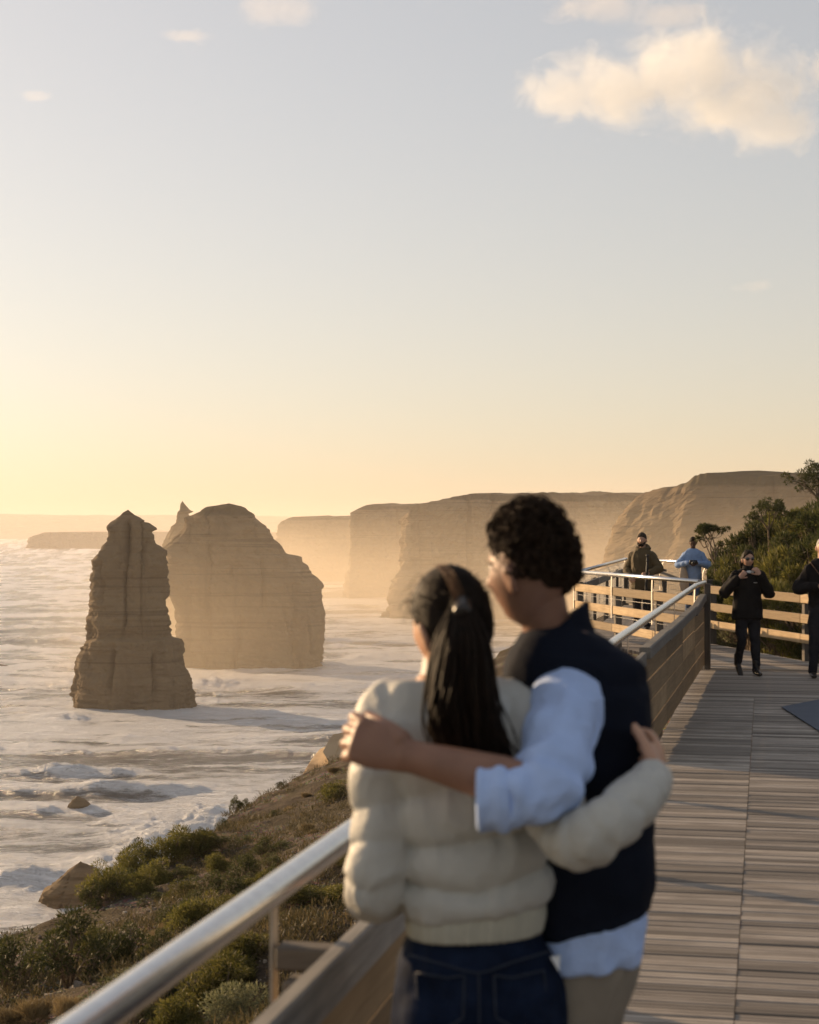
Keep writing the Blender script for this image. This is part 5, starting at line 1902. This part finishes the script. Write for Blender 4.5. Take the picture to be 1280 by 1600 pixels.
# shirt: tail under the vest, near sleeve with rolled cuff, far sleeve
pts, rad = ringset([(1418, 826, 1000, .93), (1440, 824, 1006, .96), (1475, 828, 1002, .97), (1494, 836, 990, .95)], DM, .147)
shirt = [limb(pts, rad, seg=64, n=22, expo=2.4, dome=.03, puff=lambda t, th: .006 * np.sin(th * 9 + 2) * t + .005 * vnoise(th * 4, t * 3, 5))]
def sl(t, th):
    return .006 * vnoise(th * 2.2 + t * 3, t * 16, 2.2) + .005 * np.sin(t * 42 + 2.2 * np.cos(th + 1)) * np.exp(-((t - .55) / .22) ** 2)
shirt[0] = tilt(shirt[0], VX, 5, 4, .16)
shirt.append(limb([Q(905, 1068, DM - .02), Q(886, 1092, DM - .09), Q(878, 1140, DM - .20), Q(862, 1205, DM - .31), Q(846, 1236, DM - .365), Q(810, 1246, DM - .375), Q(780, 1248, DM - .37)],
                  [.068, .073, .069, .063, .058, .055, .052], seg=48, n=64, puff=sl, dome=.3))
shirt.append(limb([Q(930, 1075, DM + .08), Q(940, 1120, DM + .14), Q(925, 1210, DM + .22), Q(905, 1290, DM + .26), Q(860, 1310, DM + .32)], [.06, .062, .056, .052, .046], seg=32, n=40, puff=sl))
fuse('shirt', shirt, M['shirt'], mn, .0058, 1, wrinkle=[(.0045, 10, (1.8, 1, .5)), (.002, 26, (1, 1, 1))])
fuse('cuff', [limb([Q(796, 1247, DM - .375), Q(778, 1248, DM - .374), Q(756, 1248, DM - .37), Q(746, 1248, DM - .369)], [(.056, .058), (.060, .062), (.060, .061), (.055, .057)], seg=40, n=20, dome=.05, puff=lambda t, th: .003 * vnoise(th * 3, t * 5, 9) + .003 * np.sign(np.sin(t * 9)))], M['shirt'], mn, .0055, 1)
# trousers, leaning to the rail
hipL, hipR = np.array(Q(850, 1500, DM + .02)), np.array(Q(925, 1500, DM - .01))
tr = [limb([Q(915, 1440, DM), Q(910, 1490, DM), Q(893, 1545, DM), Q(878, 1590, DM)], [(.112, .125), (.118, .132), (.114, .125), (.10, .11)], seg=40, n=20)]
for s, hp_, kx, fx in ((-1, hipL, 755, 700), (1, hipR, 842, 790)):
    k_ = np.array([P(kx, 0, DM).x, DM + .05, .50])
    f_ = np.array([P(fx, 0, DM).x, DM + .02, .05])
    tr.append(limb([hp_ + [0, 0, .02], hp_ * .6 + k_ * .4, k_, k_ * .6 + f_ * .4, f_], [.092, .088, .068, .066, .058], seg=30, n=34, puff=lambda t, th: .005 * vnoise(th * 2, t * 12, s)))
    fuse('shoe', [limb([f_ + [.03, -.06, -.01], f_ + [0, 0, -.005], f_ + [-.07, .06, -.015], f_ + [-.13, .11, -.02]], [(.04, .045), (.043, .048), (.046, .036), (.036, .027)], side=(.6, .8, 0), n=14)], M['shoe'], mn, .006, 1)
fuse('trousers', tr, M['khaki'], mn, .007, 2, wrinkle=[(.006, 12, (1, 1, .7))])
mb = list(hsh)
mb.append(limb([hc + [.022, -.012, -.035], Q(856, 985, DM - .005), Q(878, 1030, DM)], [(.046, .050), (.052, .056), (.066, .062)], seg=26, n=14, dome=.3))
pts, rad = ringset([(1020, 850, 965, .7), (1050, 815, 985, .75), (1200, 825, 995, .85), (1400, 830, 1000, .85), (1500, 840, 990, .8), (1560, 830, 955, .7)], DM, .135)
mb.append(limb(pts, rad, seg=30, n=24))
EL, WR = Q(846, 1236, DM - .365), Q(634, 1180, DM - .32)
mb.append(limb([Q(900, 1075, DM - .04), Q(872, 1150, DM - .2), EL, EL * .72 + WR * .28, EL * .35 + WR * .65, WR * .9 + EL * .1, WR], [.055, .050, .045, .046, .038, (.027, .032), (.025, .032)], side=(0, 1, 0), seg=26, n=40))
mb += hand_shells(WR, Q(566, 1158, DM - .30) - WR, (-.25, 1, -.1), -1, (44, 50, 34), 1.12, .24, thumb_out=.25, thumb_curl=40, fr=.0102)
mb.append(limb([Q(930, 1075, DM + .08), Q(925, 1210, DM + .22), Q(905, 1290, DM + .26), Q(800, 1330, DM + .42)], [.05, .046, .042, .028], n=24))
mb += hand_shells(Q(800, 1330, DM + .42), (-.9, .3, -.15), (0, 0, -1), -1, (25, 30, 20), 1.03)
for s, hp_, kx in ((-1, hipL, 755), (1, hipR, 842)):
    mb.append(limb([hp_, [P(kx, 0, DM).x, DM + .05, .5], [P(kx - 50, 0, DM).x, DM + .02, .06]], [.075, .05, .038], n=16))
fuse('body', mb, M['skin_man'], mn, .0040, 2)
eyes(mn, hc, hR, KM)
hm = hair_cap(hc, hR, KM, 114, 76, 62, .006, .017, 0, 7, 1.3, nu=150, nv=80, scallop=5)
fuse('hair', [hm], M['hair_curly'], mn, .0042, 1)
curls = []
for i in range(1100):
    a = rr.uniform(0, 6.283)
    e = rr.uniform(-.15, 1.45)
    d = Vector((math.cos(a) * math.cos(e), math.sin(a) * math.cos(e), math.sin(e)))
    if d.y > .2 and d.z < .62:
        continue
    if d.y > -.1 and d.z < .05:
        continue
    h = 1 + (.010 + .006 * d.z + rr.gauss(0, .004)) / .09
    p0 = Vector((d.x * .076 * h, d.y * .096 * h, d.z * .120 * h))
    if d.y > .75:
        continue
    t1 = d.orthogonal().normalized()
    t1.rotate(Matrix.Rotation(rr.uniform(0, 6.28), 3, d))
    t2 = d.cross(t1)
    r = rr.uniform(.007, .013) * (1 + .35 * max(0, d.z))
    pl = []
    for q in range(11):
        an = q / 10 * rr.uniform(4.5, 5.5)
        pl.append(np.array(hc) + np.array(hR @ (p0 + d * (.006 * q / 10 + r * .8 * math.sin(an)) + t1 * r * (math.cos(an)) + t2 * .012 * q / 10)) * KM)
    curls.append(limb(pl, np.linspace(.0021, .0008, 11), seg=5, n=14, cap=False))
for i in range(120):
    a = rr.uniform(0, 6.283)
    e = rr.uniform(.1, 1.5)
    d = Vector((math.cos(a) * math.cos(e), math.sin(a) * math.cos(e), math.sin(e)))
    if d.y > .4 and d.z < .6:
        continue
    p0 = Vector((d.x * .088, d.y * .108, d.z * .138))
    q_ = [p0, p0 + d * rr.uniform(.008, .018) + Vector((rr.uniform(-.01, .01), rr.uniform(-.01, .01), 0)), p0 + d * rr.uniform(.006, .022) + Vector((rr.uniform(-.022, .022), rr.uniform(-.02, .02), rr.uniform(-.012, .008)))]
    curls.append(limb(catmull([np.array(hc) + np.array(hR @ v) * KM for v in q_], 8), np.linspace(.0012, .0005, 8), seg=3, n=8, cap=False))
raw('curls', curls, M['hair_curly'], mn)

# ------------------------------------------------------------------ people further along (figure frame: x own right, y ahead, z up)
class Fig:
    def __init__(s, loc, yaw, k, label, group=None):
        s.e = empty('person', loc, label, 'person', group)
        s.M = Matrix.Rotation(yaw, 3, 'Z')
        s.k = k
        s.yaw = yaw
    def T(s, sh):
        A = np.array(s.M)
        return [(np.asarray(v) * s.k @ A.T + np.array(s.e.location), f) for v, f in sh]
    def add(s, name, sh, mat, voxel=.009, smooth=2):
        return fuse(name, s.T(sh), mat, s.e, voxel, smooth, wrinkle=[(.010, 7, (1.3, 1.3, .7)), (.004, 17, (1, 1, 1))] if name in ('coat', 'jumper', 'parka', 'top', 'trousers', 'jeans') else None)
    def raw(s, name, sh, mat):
        return raw(name, s.T(sh), mat, s.e)
def leg(hip, knee, ankle, r=(.085, .06, .055, .045)):
    hip, knee, ankle = map(np.array, (hip, knee, ankle))
    return limb([hip + [0, 0, .03], hip * .5 + knee * .5, knee, knee * .55 + ankle * .45, ankle], [r[0], (r[0] + r[1]) / 2 + .004, r[1], r[2], r[3]], seg=20, n=26)
def shoe(ankle, ahead=(0, 1, 0), lift=0):
    a = np.array(ankle)
    u = np.array(Vector(ahead).normalized())
    return limb([a - u * .055 + [0, 0, -.035], a + [0, 0, -.03], a + u * .08 + [0, 0, -.042 - lift * .5], a + u * .15 + [0, 0, -.05 - lift]], [(.036, .036), (.04, .044), (.045, .032), (.034, .022)], side=(u[1], -u[0], 0), n=12)
def arm(sh, el, wr, r=(.06, .055, .05, .042)):
    sh, el, wr = map(np.array, (sh, el, wr))
    return limb([sh, sh * .5 + el * .5, el, el * .5 + wr * .5, wr], [r[0], r[1], r[1], r[2], r[3]], seg=20, n=26)
def torso(rows, n=24, expo=2.3, off=(0, 0)):
    return limb([[off[0], off[1], z] for z, a, b in rows], [(a, b) for z, a, b in rows], seg=28, n=n, expo=expo, dome=.12)

M['black_coat'] = cloth('black_coat_fabric', (.013, .012, .012), .7, 12, .2, .3, .006)
M['black_knit'] = cloth('black_jumper', (.015, .014, .015), .85, 20, .2, .4, .006)
M['grey_trouser'] = cloth('charcoal_trousers', (.022, .022, .026), .8, 14, .2, .3, .006)
M['scarf'] = cloth('white_scarf', (.6, .6, .6), .85, 16, .06, .5, .01)
M['parka'] = cloth('olive_brown_parka', (.085, .062, .032), .75, 10, .15, .5, .012)
M['fur'] = simple('hood_trim', (.04, .03, .022), .95, .3, 40, .6)
M['blue_shirt'] = cloth('light_blue_top', (.22, .32, .52), .8, 10, .08, .5, .012)
M['blue_jeans'] = cloth('blue_jeans', (.07, .10, .17), .85, 14, .15, .3, .006)
M['tan_cloth'] = cloth('tan_jacket', (.42, .34, .26), .85, 10, .1, .5, .012)
M['black_plastic'] = simple('black_plastic', (.02, .02, .022), .35, .1, 10, 0)
M['lens'] = simple('dark_glass', (.01, .01, .012), .08, .1, 5, 0, spec=.8)
M['silver'] = simple('silver_metal', (.7, .68, .64), .3, .05, 20, 0, metal=1)
M['strap'] = simple('brown_strap', (.10, .05, .03), .6, .2, 20, .1)
M['grey_hair'] = hairmat('short_grey_hair', (.30, .28, .26), (.45, .43, .40), .6)
M['skin_far'] = skin('visitor_skin', (.45, .26, .18), .05)
M['skin_deep'] = skin('deep_brown_skin', (.12, .065, .042), .05)

# woman in black walking towards us
pw = P(1168, 1056, 21.2)
f = Fig((pw.x, pw.y, 0), R(180 + 8), 1.57 / 1.70, 'woman in a black coat and sunglasses walking along the planks', 'walkers on the boardwalk')
hc = (0, .02, 1.555)
hs, hR = head_shells(hc, R(4), 0, R(-4), .98, True)
f.add('coat', [torso([(.76, .215, .145), (.90, .205, .14), (1.05, .19, .132), (1.2, .19, .13), (1.32, .19, .12), (1.385, .165, .10), (1.42, .10, .08)]),
               arm((.150, 0, 1.34), (.33, .02, 1.10), (.185, .15, 1.30), (.075, .076, .072, .058)), arm((-.150, 0, 1.34), (-.30, .02, 1.08), (-.14, .13, 1.34), (.075, .076, .072, .058)),
               limb([[0, .0, 1.39], [0, .02, 1.44]], [(.085, .08), (.075, .07)], n=6)], M['black_coat'])
f.add('trousers', [torso([(.72, .15, .11), (.85, .16, .115), (.95, .15, .11)], 10), leg((.085, 0, .80), (.10, .05, .47), (.10, -.10, .16)), leg((-.085, 0, .80), (-.09, .06, .45), (-.085, .12, .075))], M['grey_trouser'])
f.add('boot', [shoe((.10, -.10, .16), (0, 1, -.5), .05), limb([[.10, -.10, .26], [.10, -.10, .13]], [.05, .046], n=6)], M['shoe'], .008)
f.add('boot', [shoe((-.085, .12, .078)), limb([[-.085, .11, .19], [-.085, .12, .06]], [.05, .046], n=6)], M['shoe'], .008)
f.add('body', hs + [limb([[0, .0, 1.50], [0, -.005, 1.36], [0, 0, 1.3]], [.046, .046, .08], n=8), torso([(.75, .12, .08), (1.0, .12, .08), (1.3, .13, .08)], 8),
                    arm((.15, 0, 1.32), (.32, .02, 1.10), (.165, .17, 1.32), (.035, .035, .03, .026)), arm((-.15, 0, 1.32), (-.29, .02, 1.08), (-.12, .15, 1.36), (.035, .035, .03, .026)),
                    leg((.085, 0, .78), (.10, .05, .47), (.10, -.10, .14), (.05, .04, .035, .03)), leg((-.085, 0, .78), (-.09, .06, .45), (-.085, .12, .07), (.05, .04, .035, .03))]
      + hand_shells((.165, .17, 1.32), (-.75, .12, .65), (-.2, -1, .2), -1, (40, 45, 25), .92) + hand_shells((-.12, .15, 1.36), (.65, .05, .75), (.3, -1, .1), 1, (40, 45, 25), .92), M['skin_far'], .0065, 1)
f.add('hair', [hair_cap(hc, hR, .98, 140, 92, 46, .012, .004, .004, 5), limb([[.066, -.03, 1.58], [.076, -.03, 1.50], [.07, -.03, 1.43]], [.018, .022, .010], n=10), limb([[-.066, -.03, 1.58], [-.076, -.03, 1.50], [-.07, -.03, 1.43]], [.018, .022, .010], n=10), limb([[0, -.08, 1.52], [0, -.085, 1.44]], [(.06, .03), (.055, .022)], n=8)], M['hair_dark'], .006, 1)
sgz = f.raw('sunglasses', [ball((s * .033, .108, 1.563), (.029, .008, .023), None, 16, 10) for s in (-1, 1)] + [limb([[s * .058, .10, 1.57], [s * .076, .04, 1.568]], [.003, .003], n=4) for s in (-1, 1)] + [limb([[-.012, .113, 1.567], [.012, .113, 1.567]], [.003, .003], n=4)], M['lens'])
f.add('scarf', [limb([[.074 * math.cos(a), .022 + .078 * math.sin(a), 1.398 - .012 * math.sin(a)] for a in np.linspace(0, 6.2, 14)], [.022] * 14, n=30)], M['scarf'], .007, 1)
f.add('zip_pull', [limb([[-.095, .118, 1.245], [-.045, .128, 1.245]], [.006, .006], n=6)], M['silver'], .004, 0)

# man at the right edge of the picture
pm = P(1285, 1058, 20.9)
f = Fig((pm.x, pm.y, 0), R(180 + 4), 1.71 / 1.78, 'grey-haired man in black walking at the right edge of the boardwalk', 'walkers on the boardwalk')
hc = (0, .02, 1.655)
hs, hR = head_shells(hc, R(-6), 0, R(-4), 1.02)
f.add('jumper', [torso([(.88, .175, .12), (1.0, .175, .125), (1.2, .19, .13), (1.36, .205, .125), (1.45, .17, .10), (1.50, .085, .075)]),
                 arm((.165, 0, 1.37), (.315, -.03, 1.12), (.13, .20, 1.16), (.078, .072, .066, .054)), arm((-.165, 0, 1.37), (-.315, -.03, 1.12), (-.10, .22, 1.13), (.078, .072, .066, .054))], M['black_knit'])
f.add('trousers', [torso([(.80, .16, .12), (.9, .168, .125), (.98, .16, .12)], 10), leg((.09, 0, .86), (.125, .09, .50), (.165, .13, .08), (.09, .068, .06, .055)), leg((-.09, 0, .86), (-.09, -.05, .48), (-.09, -.22, .14), (.09, .068, .06, .055))], M['grey_trouser'])
f.add('shoe', [shoe((.165, .13, .08), (.15, 1, 0))], M['shoe'], .008)
f.add('shoe', [shoe((-.09, -.22, .14), (0, 1, -.4), .04)], M['shoe'], .008)
f.add('body', hs + [limb([[0, 0, 1.60], [0, -.01, 1.46], [0, 0, 1.38]], [.055, .056, .09], n=8), torso([(.85, .12, .08), (1.1, .13, .09), (1.38, .15, .09)], 8),
                    arm((.17, 0, 1.38), (.305, -.03, 1.12), (.085, .235, 1.165), (.04, .038, .036, .028)), arm((-.17, 0, 1.38), (-.305, -.03, 1.12), (-.06, .25, 1.13), (.04, .038, .036, .028)),
                    leg((.09, 0, .85), (.125, .09, .50), (.165, .13, .08), (.06, .05, .04, .035)), leg((-.09, 0, .85), (-.09, -.05, .48), (-.09, -.22, .14), (.06, .05, .04, .035))]
      + hand_shells((.085, .235, 1.165), (-1, .25, .02), (0, -.9, -.3), -1, (35, 40, 25), 1.0) + hand_shells((-.06, .25, 1.13), (1, .2, .05), (0, -.9, .3), 1, (35, 40, 25), 1.0), M['skin_far'], .0065, 1)
f.add('hair', [hair_cap(hc, hR, 1.02, 112, 84, 40, .006, .002, .002, 9, .9)], M['grey_hair'], .006, 1)
f.add('camera_strap', [limb([[.17, .06, 1.46], [.10, .135, 1.34], [.0, .14, 1.22], [-.10, .14, 1.10]], [(.02, .006)] * 4, side=(.6, 0, .8), n=16)], M['strap'], .006, 1)

# bearded man in an olive-brown parka on the lookout
pb = P(1004, 1000, 31)
f = Fig((pb.x, pb.y, 0), R(180 - 28), 1.76 / 1.78, 'bearded man in an olive brown parka standing on the lookout behind the fence', 'visitors on the lookout')
hc = (0, .02, 1.655)
hs, hR = head_shells(hc, R(8), 0, R(-4), 1.02)
f.add('parka', [torso([(.76, .20, .145), (.9, .205, .15), (1.1, .20, .145), (1.3, .215, .145), (1.42, .19, .12), (1.49, .10, .09)]),
                arm((.165, 0, 1.37), (.32, -.06, 1.12), (.20, .14, .98), (.085, .08, .072, .06)), arm((-.165, 0, 1.37), (-.33, .02, 1.14), (-.22, .20, 1.05), (.085, .08, .072, .06))], M['parka'])
f.add('hood', [limb([[.11 * math.cos(a), -.03 + .10 * math.sin(a), 1.47 + .03 * math.cos(a) ** 2] for a in np.linspace(-.4, 3.54 + 3.14, 18)], [.04] * 18, n=40), ball((0, -.12, 1.50), (.11, .07, .09))], M['parka'], .01)
f.add('trousers', [torso([(.72, .16, .12), (.82, .17, .125), (.95, .16, .12)], 10), leg((.09, 0, .84), (.10, .02, .48), (.11, .0, .08), (.095, .072, .066, .06)), leg((-.09, 0, .84), (-.10, .03, .48), (-.11, .02, .08), (.095, .072, .066, .06))], M['grey_trouser'])
for s in (-1, 1):
    f.add('shoe', [shoe((s * .11, .01, .08), (s * .2, 1, 0))], M['shoe'], .009)
f.add('body', hs + [limb([[0, 0, 1.60], [0, -.01, 1.46], [0, 0, 1.38]], [.055, .056, .09], n=8), torso([(.8, .12, .08), (1.1, .13, .09), (1.38, .15, .09)], 8),
                    arm((.17, 0, 1.38), (.31, -.06, 1.12), (.18, .19, .96), (.04, .038, .036, .028)), arm((-.17, 0, 1.38), (-.32, .02, 1.14), (-.20, .26, 1.04), (.04, .038, .036, .028)),
                    leg((.09, 0, .82), (.10, .02, .48), (.11, 0, .08), (.06, .05, .04, .035)), leg((-.09, 0, .82), (-.10, .03, .48), (-.11, .02, .08), (.06, .05, .04, .035))]
      + hand_shells((.18, .19, .96), (-.6, .6, -.3), (-.6, -.6, 0), -1, (30, 35, 20), 1.0) + hand_shells((-.20, .26, 1.04), (.3, .9, -.1), (.9, -.2, 0), 1, (50, 50, 30), 1.0), M['skin_far'], .0075, 1)
f.add('hat', [hair_cap(hc, hR, 1.02, 96, 84, 58, .016, .0, .002, 2, 1.3)], M['fur'], .007, 1)
f.add('beard', [limb([[-.062, .03, 1.62], [-.05, .075, 1.575], [0, .10, 1.555], [.05, .075, 1.575], [.062, .03, 1.62]], [.016, .024, .030, .024, .016], n=20)], M['hair_dark'], .007, 1)
tb = empty('folded_tripod', (pb.x, pb.y, 0), 'dark folded tripod held upright against the chest of the man in the parka', 'tripod')
A = np.array(f.M)
tq = lambda p: np.array(p) * f.k @ A.T + np.array(tb.location)
for i, (dx, dy) in enumerate(((0, 0), (.03, .012), (.012, .035))):
    o = raw('leg', [limb([tq([-.20 + dx, .31 + dy, .72]), tq([-.21 + dx * .7, .31 + dy * .7, 1.0]), tq([-.22 + dx * .5, .30 + dy * .5, 1.28])], [.012, .015, .017], n=10, seg=12)], M['black_plastic'], tb)
raw('head', [limb([tq([-.215, .315, 1.27]), tq([-.215, .315, 1.33]), tq([-.215, .315, 1.37])], [.03, .026, .034], n=8, seg=14)], M['black_plastic'], tb)

# man in light blue checking his camera on the lookout
pc_ = P(1083, 960, 35)
f = Fig((pc_.x, pc_.y, 0), R(180 - 8), 1.70 / 1.78, 'man in a light blue top looking down at the camera in his hands', 'visitors on the lookout')
hc = (0, .055, 1.64)
hs, hR = head_shells(hc, R(0), 0, R(-30), 1.02)
f.add('top', [torso([(.84, .18, .125), (1.0, .18, .13), (1.2, .195, .135), (1.36, .21, .13), (1.45, .17, .105), (1.50, .085, .08)]),
              arm((.165, 0, 1.37), (.33, .03, 1.15), (.10, .27, 1.20), (.075, .07, .062, .05)), arm((-.165, 0, 1.37), (-.33, .03, 1.15), (-.10, .27, 1.20), (.075, .07, .062, .05))], M['blue_shirt'])
f.add('jeans', [torso([(.76, .16, .12), (.86, .17, .125), (.95, .16, .12)], 10), leg((.09, 0, .84), (.10, .02, .48), (.11, .0, .08), (.095, .072, .066, .06)), leg((-.09, 0, .84), (-.10, .03, .48), (-.11, .02, .08), (.095, .072, .066, .06))], M['blue_jeans'])
for s in (-1, 1):
    f.add('shoe', [shoe((s * .11, .01, .08), (s * .2, 1, 0))], M['shoe'], .009)
f.add('body', hs + [limb([[0, 0.02, 1.59], [0, -.01, 1.46], [0, 0, 1.38]], [.055, .056, .09], n=8), torso([(.85, .12, .08), (1.1, .13, .09), (1.38, .15, .09)], 8),
                    arm((.17, 0, 1.38), (.32, .03, 1.15), (.08, .29, 1.20), (.04, .038, .036, .028)), arm((-.17, 0, 1.38), (-.32, .03, 1.15), (-.08, .29, 1.20), (.04, .038, .036, .028)),
                    leg((.09, 0, .82), (.10, .02, .48), (.11, 0, .08), (.06, .05, .04, .035)), leg((-.09, 0, .82), (-.10, .03, .48), (-.11, .02, .08), (.06, .05, .04, .035))]
      + hand_shells((.08, .29, 1.20), (-.5, .6, .1), (-.8, -.3, .2), -1, (40, 45, 25), 1.0) + hand_shells((-.08, .29, 1.20), (.5, .6, .1), (.8, -.3, .2), 1, (40, 45, 25), 1.0), M['skin_deep'], .0075, 1)
f.add('hair', [hair_cap(hc, hR, 1.02, 112, 86, 50, .010, .004, 0, 2, 1.1)], M['hair_dark'], .007, 1)
A = np.array(f.M)
def ff_(p):
    return np.array(p) * f.k @ A.T + np.array(f.e.location)
cm = empty('camera', Vector(ff_([0, .37, 1.22])), 'black camera held in both hands by the man in light blue', 'camera')
raw('camera_body', [limb([ff_([-.065, .36, 1.22]), ff_([.065, .36, 1.22])], [(.045, .035)] * 2, side=(0, 0, 1), n=6, expo=5)], M['black_plastic'], cm)
raw('lens', [limb([ff_([0, .38, 1.22]), ff_([0, .46, 1.20])], [.034, .036], n=6)], M['black_plastic'], cm)
jk = empty('jacket', Vector(ff_([.2, .1, 1.0])), 'tan jacket hanging over the arm of the man in light blue', 'jacket')
fuse('jacket_body', [limb([ff_([.22, .12, 1.13]), ff_([.20, .16, .95]), ff_([.19, .17, .75]), ff_([.18, .16, .62])], [(.05, .05), (.085, .05), (.095, .045), (.08, .03)], side=(1, 0, 0), n=24, puff=lambda t, th: .01 * np.sin(th * 5) * t)], M['tan_cloth'], jk, .01, 2)
